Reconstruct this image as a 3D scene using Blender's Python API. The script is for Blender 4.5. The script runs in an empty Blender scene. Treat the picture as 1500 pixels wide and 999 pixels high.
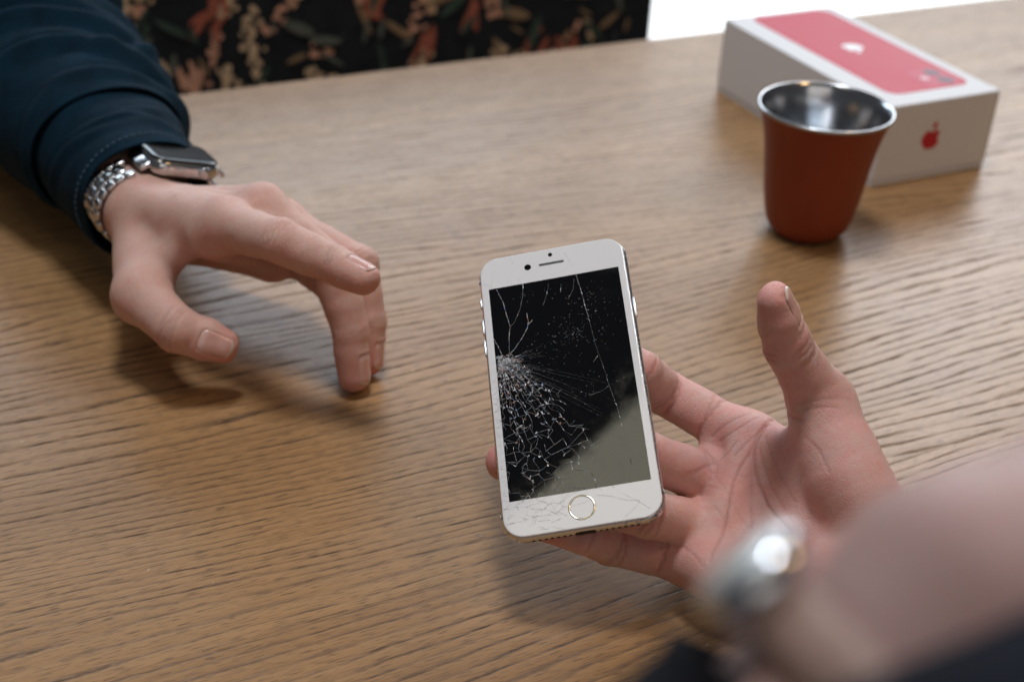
import bpy, bmesh, math, random
import numpy as np
from mathutils import Vector, Matrix

random.seed(7)
rng = np.random.default_rng(7)
S = bpy.context.scene
COL = S.collection

# ------------------------------------------------------------------ camera
CAM_POS = (0.0, 0.0, 0.4016)
CAM_ROT = ((0.99831, -0.05819, 0.0), (0.02988, 0.5126, -0.85811), (0.04993, 0.85665, 0.51347))
cam_data = bpy.data.cameras.new('camera')
cam = bpy.data.objects.new('camera', cam_data)
COL.objects.link(cam)
cam.matrix_world = Matrix.Translation(CAM_POS) @ Matrix(CAM_ROT).to_4x4()
cam_data.lens = 50.0
cam_data.sensor_width = 36.0
cam_data.clip_start = 0.01
cam_data.clip_end = 60
cam_data.dof.use_dof = True
cam_data.dof.focus_distance = 0.60
cam_data.dof.aperture_fstop = 7.4
S.camera = cam

# ------------------------------------------------------------------ world and lamps
world = bpy.data.worlds.new('World')
S.world = world
world.use_nodes = True
bg = world.node_tree.nodes['Background']
bg.inputs['Color'].default_value = (0.82, 0.84, 0.92, 1)
bg.inputs['Strength'].default_value = 0.075


def area(name, loc, target, sx, sy, radiance, color):
    """radiance: what the lamp's face shows; Blender's power = radiance * pi * area"""
    L = bpy.data.lights.new(name, 'AREA')
    L.shape = 'RECTANGLE'
    L.size, L.size_y = sx, sy
    L.energy = radiance * math.pi * sx * sy
    L.color = color
    o = bpy.data.objects.new(name, L)
    COL.objects.link(o)
    o.location = loc
    d = Vector(target) - Vector(loc)
    o.rotation_euler = d.to_track_quat('-Z', 'Y').to_euler()
    return o


area('window_light', (0.95, 2.75, 1.25), (0.1, 0.7, 0), 0.75, 0.85, 7.0, (0.97, 1.0, 1.04))
area('wide_window_light', (-0.65, 2.7, 0.90), (0, 0.7, 0), 2.1, 0.62, 4.6, (0.74, 0.88, 1.0))
cl = area('added_reflection_panel', (-0.47, 0.235, 1.95), (-0.47, 0.235, 0), 0.66, 0.46, 2.5, (1.0, 0.95, 0.74))  # panel added overhead for the tan reflection in the phone screen
cl.rotation_euler = (0, 0, math.atan2(0.546, 0.838))
area('skylight', (-0.12, 0.74, 1.90), (-0.03, 0.6, 0), 0.36, 0.36, 46.0, (0.96, 0.985, 1.05))
area('added_front_fill', (0.5, -2.0, 1.3), (0.1, 0.7, 0.05), 2.2, 1.3, 0.85, (1.0, 0.93, 0.87))  # unseen fill added behind the camera to brighten front faces
area('pendant_light', (0.75, 0.35, 1.1), (0.0, 0.6, 0), 0.12, 0.12, 34.0, (1.0, 0.62, 0.27))

S.view_settings.view_transform = 'Standard'
S.view_settings.look = 'None'
S.view_settings.exposure = 0.0
S.view_settings.gamma = 1.0
S.view_settings.use_curve_mapping = False
S.cycles.use_denoising = True
S.cycles.max_bounces = 8
S.cycles.caustics_reflective = False
S.cycles.caustics_refractive = False


# ------------------------------------------------------------------ node helper
class NT:
    def __init__(self, name):
        self.m = bpy.data.materials.new(name)
        self.m.use_nodes = True
        self.t = self.m.node_tree
        self.b = self.t.nodes['Principled BSDF']

    def n(self, typ, **kw):
        o = self.t.nodes.new('ShaderNode' + typ)
        for k, v in kw.items():
            setattr(o, k, v)
        return o

    def put(self, sock, v):
        if v is None:
            return
        if hasattr(v, 'is_linked') or hasattr(v, 'links'):
            self.t.links.new(v, sock)
        elif isinstance(v, (tuple, list)) and len(v) == 3 and sock.type == 'RGBA':
            sock.default_value = (*v, 1)
        else:
            sock.default_value = v

    def math(self, op, a, b=None, c=None, clamp=False):
        o = self.n('Math', operation=op, use_clamp=clamp)
        for i, v in enumerate((a, b, c)):
            self.put(o.inputs[i], v)
        return o.outputs[0]

    def vmath(self, op, a, b=None):
        o = self.n('VectorMath', operation=op)
        self.put(o.inputs[0], a)
        if b is not None:
            self.put(o.inputs[1], b)
        return o.outputs[0]

    def mix(self, f, a, b, blend='MIX'):
        o = self.n('Mix', data_type='RGBA', blend_type=blend)
        self.put(o.inputs[0], f)
        self.put(o.inputs[6], a)
        self.put(o.inputs[7], b)
        return o.outputs[2]

    def smooth(self, x, lo, hi, a=0.0, b=1.0):
        o = self.n('MapRange', interpolation_type='SMOOTHSTEP')
        self.put(o.inputs[0], x)
        for i, v in enumerate((lo, hi, a, b)):
            self.put(o.inputs[1 + i], v)
        return o.outputs[0]

    def noise(self, vec, scale=1.0, detail=2.0, rough=0.5, dist=0.0):
        o = self.n('TexNoise')
        self.put(o.inputs['Vector'], vec)
        o.inputs['Scale'].default_value = scale
        o.inputs['Detail'].default_value = detail
        o.inputs['Roughness'].default_value = rough
        o.inputs['Distortion'].default_value = dist
        return o.outputs[0]

    def voronoi(self, vec, scale, feature='F1', rnd=1.0):
        o = self.n('TexVoronoi', feature=feature)
        self.put(o.inputs['Vector'], vec)
        o.inputs['Scale'].default_value = scale
        o.inputs['Randomness'].default_value = rnd
        return o

    def bump(self, h, strength, dist):
        o = self.n('Bump')
        o.inputs['Strength'].default_value = strength
        o.inputs['Distance'].default_value = dist
        self.put(o.inputs['Height'], h)
        self.put(self.b.inputs['Normal'], o.outputs[0])
        return o

    def attr(self, name):
        o = self.n('Attribute', attribute_name=name)
        return o.outputs['Fac']

    def set(self, **kw):
        for k, v in kw.items():
            self.put(self.b.inputs[k.replace('_', ' ')], v)
        return self


def plain(name, col, rough=0.5, metal=0.0, var=0.06, scale=60, spec=0.5, bump=0.0, **kw):
    """a plain finish with slight procedural unevenness of colour and gloss"""
    k = NT(name)
    co = k.n('TexCoord').outputs['Object']
    nz = k.noise(co, scale, 4, 0.6)
    f = k.math('MULTIPLY_ADD', nz, 2 * var, 1 - var)
    c = k.mix(1.0, col, k.n('CombineColor').outputs[0], 'MULTIPLY')
    cc = k.n('CombineColor')
    for i in range(3):
        k.put(cc.inputs[i], f)
    mx = [n for n in k.t.nodes if n.type == 'MIX'][-1]
    k.put(mx.inputs[7], cc.outputs[0])
    k.set(Base_Color=c, Roughness=k.math('MULTIPLY_ADD', nz, 0.16 * rough, rough * 0.92), Metallic=metal)
    k.b.inputs['Specular IOR Level'].default_value = spec
    if bump:
        k.bump(k.noise(co, scale * 8, 3), 1.0, bump)
    for a, v in kw.items():
        k.put(k.b.inputs[a.replace('_', ' ')], v)
    return k.m


# ------------------------------------------------------------------ object helpers
def mesh_obj(name, verts, faces, mat, parent=None, smooth=True, attrs=None):
    me = bpy.data.meshes.new(name)
    if isinstance(verts, np.ndarray):
        verts = verts.tolist()
    if isinstance(faces, np.ndarray):
        faces = faces.tolist()
    me.from_pydata(verts, [], faces)
    me.update()
    if smooth:
        me.polygons.foreach_set('use_smooth', [True] * len(me.polygons))
    if attrs:
        for k, v in attrs.items():
            a = me.attributes.new(k, 'FLOAT', 'POINT')
            a.data.foreach_set('value', np.asarray(v, np.float32))
    if mat:
        me.materials.append(mat)
    o = bpy.data.objects.new(name, me)
    COL.objects.link(o)
    if parent:
        o.parent = parent
    return o


def empty(name, loc=(0, 0, 0), rot=None, label=None, cat=None, group=None, kind=None):
    o = bpy.data.objects.new(name, None)
    COL.objects.link(o)
    o.empty_display_size = 0.02
    o.location = loc
    if rot is not None:
        o.rotation_euler = Matrix(rot).to_euler() if not isinstance(rot, (int, float)) else (0, 0, rot)
    tag(o, label, cat, group, kind)
    return o


def tag(o, label=None, cat=None, group=None, kind=None):
    for k, v in (('label', label), ('category', cat), ('group', group), ('kind', kind)):
        if v:
            o[k] = v
    return o


def bm_obj(name, bm, mat, parent=None, smooth=True):
    me = bpy.data.meshes.new(name)
    bm.normal_update()
    bm.to_mesh(me)
    bm.free()
    if smooth:
        me.polygons.foreach_set('use_smooth', [True] * len(me.polygons))
    if mat:
        me.materials.append(mat)
    o = bpy.data.objects.new(name, me)
    COL.objects.link(o)
    if parent:
        o.parent = parent
    return o


def box_bm(sx, sy, sz, c=(0, 0, 0), bev=0.0, seg=2):
    bm = bmesh.new()
    bmesh.ops.create_cube(bm, size=1)
    for v in bm.verts:
        v.co = Vector((v.co.x * sx + c[0], v.co.y * sy + c[1], v.co.z * sz + c[2]))
    if bev:
        bmesh.ops.bevel(bm, geom=bm.edges[:], offset=bev, segments=seg, affect='EDGES', profile=0.5)
    return bm


def lathe(name, prof, mat, parent=None, n=96):
    """prof: (r, z) list; r = 0 closes on the axis"""
    V, F, rings = [], [], []
    for r, z in prof:
        if r < 1e-9:
            rings.append([len(V)])
            V.append((0, 0, z))
        else:
            rings.append(list(range(len(V), len(V) + n)))
            for i in range(n):
                a = 2 * math.pi * i / n
                V.append((r * math.cos(a), r * math.sin(a), z))
    for A, B in zip(rings, rings[1:]):
        for i in range(n):
            j = (i + 1) % n
            if len(A) == 1 and len(B) == 1:
                continue
            if len(A) == 1:
                F.append((A[0], B[i], B[j]))
            elif len(B) == 1:
                F.append((A[i], B[0], A[j]))
            else:
                F.append((A[i], B[i], B[j], A[j]))
    return mesh_obj(name, V, F, mat, parent)


def rrect(w, h, r, seg=10):
    P = []
    for cx, cy, a0 in ((w / 2 - r, h / 2 - r, 0), (-w / 2 + r, h / 2 - r, 90), (-w / 2 + r, -h / 2 + r, 180), (w / 2 - r, -h / 2 + r, 270)):
        for i in range(seg + 1):
            a = math.radians(a0 + 90 * i / seg)
            P.append((cx + r * math.cos(a), cy + r * math.sin(a)))
    return P


def loft_rrect(name, w, h, r, prof, mat, parent=None, seg=10, k=1.0):
    """prof: list of (inset, z); first and last are capped"""
    V, F = [], []
    n = 4 * (seg + 1)
    for ins, z in prof:
        for x, y in rrect(w - 2 * ins, h - 2 * ins, max(r - ins, 0.0001), seg):
            V.append((x * k, y * k, z * k))
    for a in range(len(prof) - 1):
        for i in range(n):
            j = (i + 1) % n
            F.append((a * n + i, (a + 1) * n + i, (a + 1) * n + j, a * n + j))
    F.append(tuple(range(n)))
    F.append(tuple(reversed(range((len(prof) - 1) * n, len(prof) * n))))
    o = mesh_obj(name, V, F, mat, parent)
    bm = bmesh.new()
    bm.from_mesh(o.data)
    bmesh.ops.recalc_face_normals(bm, faces=bm.faces[:])
    bm.to_mesh(o.data)
    bm.free()
    flat_caps(o)
    return o


def flat_caps(o):
    o.data.polygons.foreach_set('use_smooth', [len(p.vertices) <= 4 for p in o.data.polygons])


def disc(name, r, z, mat, parent=None, c=(0, 0), n=32, r_in=None):
    V, F = [], []
    for i in range(n):
        a = 2 * math.pi * i / n
        V.append((c[0] + r * math.cos(a), c[1] + r * math.sin(a), z))
    if r_in:
        for i in range(n):
            a = 2 * math.pi * i / n
            V.append((c[0] + r_in * math.cos(a), c[1] + r_in * math.sin(a), z))
        for i in range(n):
            j = (i + 1) % n
            F.append((i, j, n + j, n + i))
    else:
        F.append(tuple(range(n)))
    return mesh_obj(name, V, F, mat, parent, smooth=False)


# ------------------------------------------------------------------ materials
def wood_material():
    k = NT('oak_wood')
    co = k.n('TexCoord').outputs['Object']
    rnd = k.n('ObjectInfo').outputs['Random']
    off = k.n('CombineXYZ')
    k.put(off.inputs[0], k.math('MULTIPLY', rnd, 9.0))
    k.put(off.inputs[1], k.math('MULTIPLY', rnd, 3.7))
    p = k.vmath('ADD', co, off.outputs[0])
    sc = lambda x, y: k.vmath('MULTIPLY', p, (x, y, 1.0))
    sep = k.n('SeparateXYZ')
    k.put(sep.inputs[0], p)
    # growth rings: distance across the board, bent by slow noise
    w1 = k.noise(sc(1.0, 4.2), 1.0, 1.0)
    w2 = k.noise(sc(4.5, 30.0), 1.0, 2.0)
    w3 = k.noise(sc(34.0, 300.0), 1.0, 3.0, 0.6)
    y = k.math('MULTIPLY_ADD', w1, 0.17, sep.outputs[1])
    y = k.math('MULTIPLY_ADD', w2, 0.020, y)
    y = k.math('MULTIPLY_ADD', w3, 0.0024, y)
    rr_ = k.math('DIVIDE', y, 0.0068)
    ring = k.math('FRACT', rr_)
    wn = k.n('TexWhiteNoise', noise_dimensions='1D')
    k.put(wn.inputs['W'], k.math('FLOOR', rr_))
    strong = k.math('MULTIPLY_ADD', wn.outputs[0], 0.4, 0.6)
    band = k.math('MULTIPLY', k.smooth(ring, 0.0, 0.10), k.smooth(ring, 0.16, 0.42, 1.0, 0.0))
    late = k.smooth(ring, 0.35, 1.0)
    pore = k.noise(sc(80.0, 2000.0), 1.0, 3.0, 0.65)
    breakup = k.smooth(k.noise(sc(30.0, 150.0), 1.0, 2.0), 0.36, 0.60)
    dark = k.math('MULTIPLY', k.math('MULTIPLY', band, k.math('MULTIPLY_ADD', k.smooth(pore, 0.41, 0.53), 0.8, 0.2)), k.math('MULTIPLY', strong, k.math('MULTIPLY_ADD', breakup, 0.8, 0.2)))
    fleck = k.math('MULTIPLY', k.smooth(k.noise(sc(110.0, 1700.0), 1.0, 1.0), 0.57, 0.64), 0.55)
    fibre = k.noise(sc(40.0, 1500.0), 1.0, 3.0, 0.7)
    tone = k.noise(sc(2.2, 17.0), 1.0, 4.0, 0.6)
    c = k.mix(k.smooth(tone, 0.3, 0.7), (0.475, 0.268, 0.112), (0.325, 0.170, 0.064))
    c = k.mix(k.math('MULTIPLY', k.smooth(fibre, 0.35, 0.72), 0.6), c, (0.225, 0.118, 0.050))
    c = k.mix(k.math('MULTIPLY', late, 0.30), c, (0.46, 0.285, 0.145))
    c = k.mix(k.math('MULTIPLY', rnd, 0.25), c, (0.31, 0.18, 0.09))
    stain = k.smooth(k.noise(co, 7.0, 4.0, 0.6), 0.55, 0.78)
    c = k.mix(k.math('MULTIPLY', stain, 0.16), c, (0.16, 0.09, 0.05))
    c = k.mix(k.math('MAXIMUM', dark, fleck), c, (0.040, 0.024, 0.017))
    k.put(k.b.inputs['Specular IOR Level'], k.math('MULTIPLY_ADD', dark, -0.4, 0.48))
    k.set(Base_Color=c)
    k.put(k.b.inputs['Roughness'], k.math('MULTIPLY_ADD', dark, 0.25, k.math('MULTIPLY_ADD', fibre, 0.16, 0.26)))
    h = k.math('SUBTRACT', k.math('MULTIPLY', fibre, 0.35), dark)
    k.bump(h, 0.35, 0.00025)
    return k.m


def skin_material(name, pale, red, deep):
    k = NT(name)
    co = k.n('TexCoord').outputs['Object']
    r = k.attr('red')
    cr = k.attr('crease')
    m1 = k.noise(co, 75, 5, 0.65)
    m2 = k.noise(co, 420, 3, 0.6)
    f = k.math('ADD', r, k.math('MULTIPLY_ADD', m1, 1.5, -0.75), clamp=True)
    c = k.mix(f, pale, red)
    c = k.mix(k.math('MULTIPLY', k.smooth(m2, 0.45, 0.75), 0.28), c, red)
    c = k.mix(k.math('MULTIPLY', cr, 0.75, clamp=True), c, deep)
    k.set(Base_Color=c)
    k.b.inputs['Subsurface Weight'].default_value = 0.55
    k.b.inputs['Subsurface Radius'].default_value = (1.0, 0.36, 0.18)
    k.b.inputs['Subsurface Scale'].default_value = 0.0022
    k.b.inputs['Specular IOR Level'].default_value = 0.42
    k.put(k.b.inputs['Roughness'], k.math('MULTIPLY_ADD', m2, 0.22, 0.38))
    # skin relief: fine cells stretched by noise, plus faint lines
    warp = k.vmath('ADD', co, k.vmath('MULTIPLY', k.n('TexNoise').outputs[1], (0.0006, 0.0006, 0.0006)))
    v = k.voronoi(warp, 1150, 'DISTANCE_TO_EDGE')
    cells = k.smooth(v.outputs[0], 0.0, 0.22)
    v2 = k.voronoi(co, 420, 'DISTANCE_TO_EDGE')
    lines = k.smooth(v2.outputs[0], 0.0, 0.10)
    h = k.math('ADD', k.math('MULTIPLY', cells, 0.5), k.math('MULTIPLY', lines, 0.6))
    h = k.math('MULTIPLY_ADD', m2, 0.9, h)
    k.bump(h, 0.55, 0.00022)
    return k.m


def cloth_material(name, a, b, thread=1500):
    k = NT(name)
    co = k.n('TexCoord').outputs['Object']
    nz = k.noise(co, 55, 4, 0.6)
    c = k.mix(k.smooth(nz, 0.3, 0.7), a, b)
    w = k.n('TexWave', wave_type='BANDS', bands_direction='DIAGONAL')
    k.put(w.inputs[0], co)
    w.inputs['Scale'].default_value = thread / 6
    w.inputs['Distortion'].default_value = 1.2
    f = k.noise(co, thread, 2)
    k.set(Base_Color=c, Roughness=0.82)
    k.b.inputs['Sheen Weight'].default_value = 0.01
    k.b.inputs['Sheen Roughness'].default_value = 0.4
    k.b.inputs['Specular IOR Level'].default_value = 0.12
    k.bump(k.math('ADD', k.math('MULTIPLY', w.outputs[1], 0.6), f), 0.9, 0.0005)
    return k.m


M = {}
M['wood'] = wood_material()
M['skin_a'] = skin_material('skin_of_left_hand', (0.63, 0.40, 0.33), (0.62, 0.255, 0.205), (0.30, 0.11, 0.08))
M['skin_b'] = skin_material('skin_of_open_palm', (0.65, 0.425, 0.37), (0.68, 0.27, 0.235), (0.36, 0.12, 0.095))
M['cloth'] = cloth_material('teal_cotton', (0.0010, 0.012, 0.024), (0.0020, 0.020, 0.038))
M['cloth_dark'] = cloth_material('black_cotton', (0.008, 0.009, 0.012), (0.014, 0.015, 0.02))
M['cloth_navy'] = cloth_material('navy_cotton', (0.008, 0.018, 0.045), (0.014, 0.028, 0.06))
M['cloth_night'] = cloth_material('midnight_cotton', (0.003, 0.0045, 0.009), (0.005, 0.008, 0.016))
M['steel'] = plain('polished_steel', (0.62, 0.63, 0.65), 0.16, 1.0, 0.08, 200)
M['steel_brushed'] = plain('brushed_steel', (0.50, 0.51, 0.53), 0.2, 1.0, 0.1, 300)
M['alu'] = plain('silver_aluminium', (0.74, 0.75, 0.77), 0.32, 1.0, 0.1, 500)
M['white_glass'] = plain('white_front_glass', (0.80, 0.80, 0.81), 0.07, 0, 0.02, 300)
M['screen'] = plain('black_display', (0.0022, 0.0024, 0.003), 0.035, 0, 0.1, 50, spec=0.6)
M['black_glass'] = plain('black_watch_glass', (0.004, 0.004, 0.005), 0.05, 0, 0.1, 50)
M['watch_glass'] = plain('dark_grey_watch_glass', (0.022, 0.021, 0.021), 0.14, 0, 0.1, 50, spec=0.7)
M['black'] = plain('matt_black', (0.012, 0.012, 0.013), 0.5, 0, 0.1)
M['paper'] = plain('white_card', (0.76, 0.77, 0.79), 0.55, 0, 0.02, 40, spec=0.25)
M['print_red'] = plain('red_print', (0.56, 0.030, 0.07), 0.5, 0, 0.03, 30, spec=0.3)
M['emblem_red'] = plain('red_foil_print', (0.55, 0.012, 0.03), 0.35)
M['emblem_grey'] = plain('silver_foil_print', (0.72, 0.74, 0.77), 0.3)
M['lens'] = plain('dark_lens_print', (0.16, 0.11, 0.14), 0.5, spec=0.3)
M['lens_pale'] = plain('pale_flash_print', (0.80, 0.55, 0.6), 0.5, spec=0.3)
M['print_dark'] = plain('deeper_red_print', (0.58, 0.07, 0.13), 0.5, spec=0.3)
M['cup'] = plain('red_brown_lacquer', (0.245, 0.043, 0.016), 0.5, 0, 0.12, 90, spec=0.35, bump=0.0001)
M['cup_base'] = plain('dark_rubber', (0.02, 0.012, 0.01), 0.7)
M['floor'] = plain('pale_floor', (0.55, 0.53, 0.5), 0.5, 0, 0.1, 3)
M['gold'] = plain('champagne_ring', (0.80, 0.70, 0.55), 0.15, 1.0)


def nail_material():
    k = NT('fingernail')
    v = k.attr('along')
    co = k.n('TexCoord').outputs['Object']
    nz = k.noise(co, 300, 3)
    c = k.mix(k.smooth(v, 0.02, 0.26), (0.70, 0.48, 0.43), (0.62, 0.34, 0.29))
    c = k.mix(k.smooth(nz, 0.4, 0.8), c, (0.66, 0.39, 0.34))
    c = k.mix(k.smooth(v, 0.90, 0.94), c, (0.70, 0.55, 0.47))
    k.set(Base_Color=c, Roughness=0.20)
    k.b.inputs['Subsurface Weight'].default_value = 0.25
    k.b.inputs['Subsurface Radius'].default_value = (1, 0.4, 0.2)
    k.b.inputs['Subsurface Scale'].default_value = 0.001
    k.bump(k.noise(k.vmath('MULTIPLY', co, (1, 1, 1)), 900, 2), 0.15, 0.0001)
    return k.m


M['nail'] = nail_material()

# ------------------------------------------------------------------ table, floor, backdrop
TAB_ANG = math.atan2(0.4633, 0.8862)
table = empty('table', (0, 0, 0), TAB_ANG, 'large oak table of wide boards with strong dark grain', 'table')
PL = [(0.90, 1.0065), (0.657, 0.90), (0.424, 0.657), (0.255, 0.424), (0.06, 0.255)]
for a, b in PL:
    bm = box_bm(2.2, b - a - 0.00005, 0.032, (0, 0, 0), 0.0)
    o = bm_obj('plank', bm, M['wood'], table, smooth=False)
    o.location = (0.32 + random.uniform(-.02, .02), (a + b) / 2, -0.016 - random.uniform(0, 0.00004))
for x in (-0.68, 1.32):
    for y in (0.13, 0.93):
        o = bm_obj('leg', box_bm(0.07, 0.07, 0.718, (0, 0, 0), 0.004), M['wood'], table, smooth=False)
        o.location = (x, y, -0.0325 - 0.359)
for y in (0.13, 0.93):
    o = bm_obj('apron', box_bm(1.92, 0.025, 0.08, (0, 0, 0), 0.002), M['wood'], table, smooth=False)
    o.location = (0.32, y, -0.0325 - 0.04)

lv, lf = [], []
M['lint'] = plain('pale_lint', (0.7, 0.68, 0.66), 0.8)
for _ in range(60):
    x, y = random.uniform(-.15, .75), random.uniform(.25, .8)
    a, L, w = random.uniform(0, 6.28), random.uniform(.0004, .0016), random.uniform(.0001, .00028)
    ux, uy = math.cos(a), math.sin(a)
    b = len(lv)
    for i in range(4):
        t = i / 3 - .5
        bx, by = x + ux * L * t - uy * L * .5 * t * t, y + uy * L * t + ux * L * .5 * t * t
        lv += [(bx - uy * w, by + ux * w, .00012), (bx, by, .0003), (bx + uy * w, by - ux * w, .00012)]
    for i in range(3):
        lf += [(b + 3 * i, b + 3 * i + 1, b + 3 * i + 4, b + 3 * i + 3), (b + 3 * i + 1, b + 3 * i + 2, b + 3 * i + 5, b + 3 * i + 4)]
o = mesh_obj('lint', lv, lf, M['lint'], table)
o['kind'] = 'stuff'

FZ = -0.751
o = mesh_obj('floor', [(-5, -4, FZ), (6, -4, FZ), (6, 7, FZ), (-5, 7, FZ)], [(0, 1, 2, 3)], M['floor'], smooth=False)
tag(o, 'pale floor under and behind the table', None, None, 'structure')


def tw(t, n, z=0.0):
    """table coordinates (along the grain, across it) to world"""
    c, s = math.cos(TAB_ANG), math.sin(TAB_ANG)
    return (c * t - s * n, s * t + c * n, z)


def floral_panel():
    """an upholstered bench back behind the table, covered in a dark flowered print"""
    W, H, T = 1.6, 0.90, 0.09
    root = empty('bench_back', tw(0.825 - W / 2, 1.28, FZ), TAB_ANG,
                 'black upholstered panel with cream, orange and green flower print behind the table', 'upholstered panel')
    ground = cloth_material('black_flowered_ground', (0.010, 0.011, 0.013), (0.016, 0.018, 0.020))
    bm_obj('panel', box_bm(W, T, H, (0, T / 2, H / 2), 0.018, 4), ground, root)
    cols = {
        'cream_flower': (0.55, 0.38, 0.23), 'peach_flower': (0.55, 0.28, 0.18), 'orange_flower': (0.30, 0.085, 0.05),
        'ochre_leaf': (0.22, 0.14, 0.075), 'green_leaf': (0.04, 0.06, 0.045), 'grey_leaf': (0.09, 0.095, 0.075)}
    geo = {k: ([], []) for k in cols}
    lay = {k: i for i, k in enumerate(cols)}

    def petal(kind, x, z, r, ang=0, asp=1.0):
        V, F = geo[kind]
        n = 7
        b = len(V)
        y = -0.0006 - 0.0004 * lay[kind] - random.uniform(0, 0.0003)
        for i in range(n):
            a = 2 * math.pi * i / n
            u, v = r * math.cos(a) * asp * random.uniform(.8, 1.15), r * math.sin(a) * random.uniform(.8, 1.15)
            V.append((x + u * math.cos(ang) - v * math.sin(ang), y, z + u * math.sin(ang) + v * math.cos(ang)))
        F.append(tuple(range(b + n - 1, b - 1, -1)))
    # flower spikes: bead-like blossoms in a tapering column
    def spike(kind, x, z, h, w, lean):
        n = int(h / 0.0075)
        for i in range(n):
            t = i / n
            for _ in range(3):
                petal(kind, x + lean * t * h + random.uniform(-1.4, 1.4) * w * (1 - .6 * t), z + h * t + random.uniform(-.004, .004),
                      random.uniform(.0022, .0042))
    def leaf(kind, x, z, L, ang, w=0.2):
        petal(kind, x, z, L / 2, ang, 1)
        V, F = geo[kind]
        for i in range(7):                      # narrow the last petal into a blade
            q = V[-7 + i]
            dx, dz = q[0] - x, q[2] - z
            u = dx * math.cos(ang) + dz * math.sin(ang)
            v = (-dx * math.sin(ang) + dz * math.cos(ang)) * w
            V[-7 + i] = (x + u * math.cos(ang) - v * math.sin(ang), q[1], z + u * math.sin(ang) + v * math.cos(ang))
    for _ in range(900):
        leaf(random.choice(['green_leaf', 'green_leaf', 'grey_leaf', 'ochre_leaf', 'ochre_leaf']), random.uniform(-.77, .77), random.uniform(.35, .84),
             random.uniform(.015, .042), random.uniform(.2, 3.0), random.uniform(.14, .3))
    for _ in range(330):
        spike(random.choice(['cream_flower', 'cream_flower', 'peach_flower']), random.uniform(-.77, .77), random.uniform(.35, .80),
              random.uniform(.022, .06), random.uniform(.005, .012), random.uniform(-.8, .8))
    for _ in range(90):
        x, z = random.uniform(-.77, .77), random.uniform(.38, .84)
        a0 = random.uniform(.9, 2.2)
        for j in range(5):
            leaf('orange_flower' if _ % 3 else 'peach_flower', x + random.uniform(-.010, .010), z + random.uniform(-.010, .010), random.uniform(.016, .036), a0 + random.uniform(-.5, .5), .26)
    for kname, (V, F) in geo.items():
        mt = plain(kname.replace('flower', 'thread').replace('leaf', 'yarn'), cols[kname], 0.85, 0, 0.3, 60, 0.2)
        V = [(max(-W / 2 + .019, min(W / 2 - .019, v[0])), v[1], v[2]) for v in V]
        o = mesh_obj(kname + '_print', V, F, mt, root, smooth=False)
        o['kind'] = 'stuff'


floral_panel()

# bright glazed door behind the table, to the right of the bench
gw = empty('window', tw(2.62, 2.55, FZ), TAB_ANG, 'tall bright window glowing white behind the far edge of the table', 'window')
k = NT('daylit_glass')
k.set(Base_Color=(0.8, 0.85, 0.9), Roughness=0.2)
k.b.inputs['Emission Color'].default_value = (0.93, 0.97, 1.0, 1)
k.b.inputs['Emission Strength'].default_value = 1.6
M['white_frame'] = plain('white_window_frame', (0.8, 0.8, 0.8), 0.4)
bm_obj('pane', box_bm(2.3, 0.012, 1.9, (0, 0, 0.99), 0), k.m, gw, smooth=False)
for x in (-1.18, 1.18):
    bm_obj('frame', box_bm(0.06, 0.07, 2.02, (x, 0, 1.01), 0.004), M['white_frame'], gw, smooth=False)
for z in (0.0205, 1.9605):
    bm_obj('rail', box_bm(2.299, 0.07, 0.038, (0, 0, z), 0.004), M['white_frame'], gw, smooth=False)

# ------------------------------------------------------------------ emblem: a bitten apple with a leaf
def emblem(name, size, mat, parent, to3d):
    """flat print; to3d maps (x right, y up) on the emblem to the parent's space. Body and leaf."""
    N = 72
    P = []
    for i in range(N):
        a = 2 * math.pi * i / N - math.pi / 2
        x, y = math.cos(a), math.sin(a)
        r = 1.0 + 0.06 * math.cos(2 * a)
        X, Y = .47 * r * x, .49 * r * y
        if y > 0:
            Y -= .13 * math.exp(-(X / .13) ** 2)            # top dip
            X *= 1.04
        else:
            Y += .05 * math.exp(-(X / .12) ** 2)            # notch below
            X *= 1 - .20 * (-y) ** 1.5
        dx, dy = X - .62, Y - .06                           # bite on the right
        dd = math.hypot(dx, dy)
        if dd < .27:
            X, Y = .62 + dx / dd * .27, .06 + dy / dd * .27
        P.append((X, Y))
    L = []
    for i in range(9):
        t = i / 8
        L.append((-.02 + .22 * t + .10 * math.sin(math.pi * t), .46 + .30 * t - .075 * math.sin(math.pi * t)))
    for i in range(1, 8):
        t = 1 - i / 8
        L.append((-.02 + .22 * t - .10 * math.sin(math.pi * t), .46 + .30 * t + .075 * math.sin(math.pi * t)))
    V = [to3d(x * size, y * size) for x, y in P + L]
    n = len(P)
    return mesh_obj(name, V, [tuple(range(n)), tuple(range(n, n + len(L)))], mat, parent, smooth=False)


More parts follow.
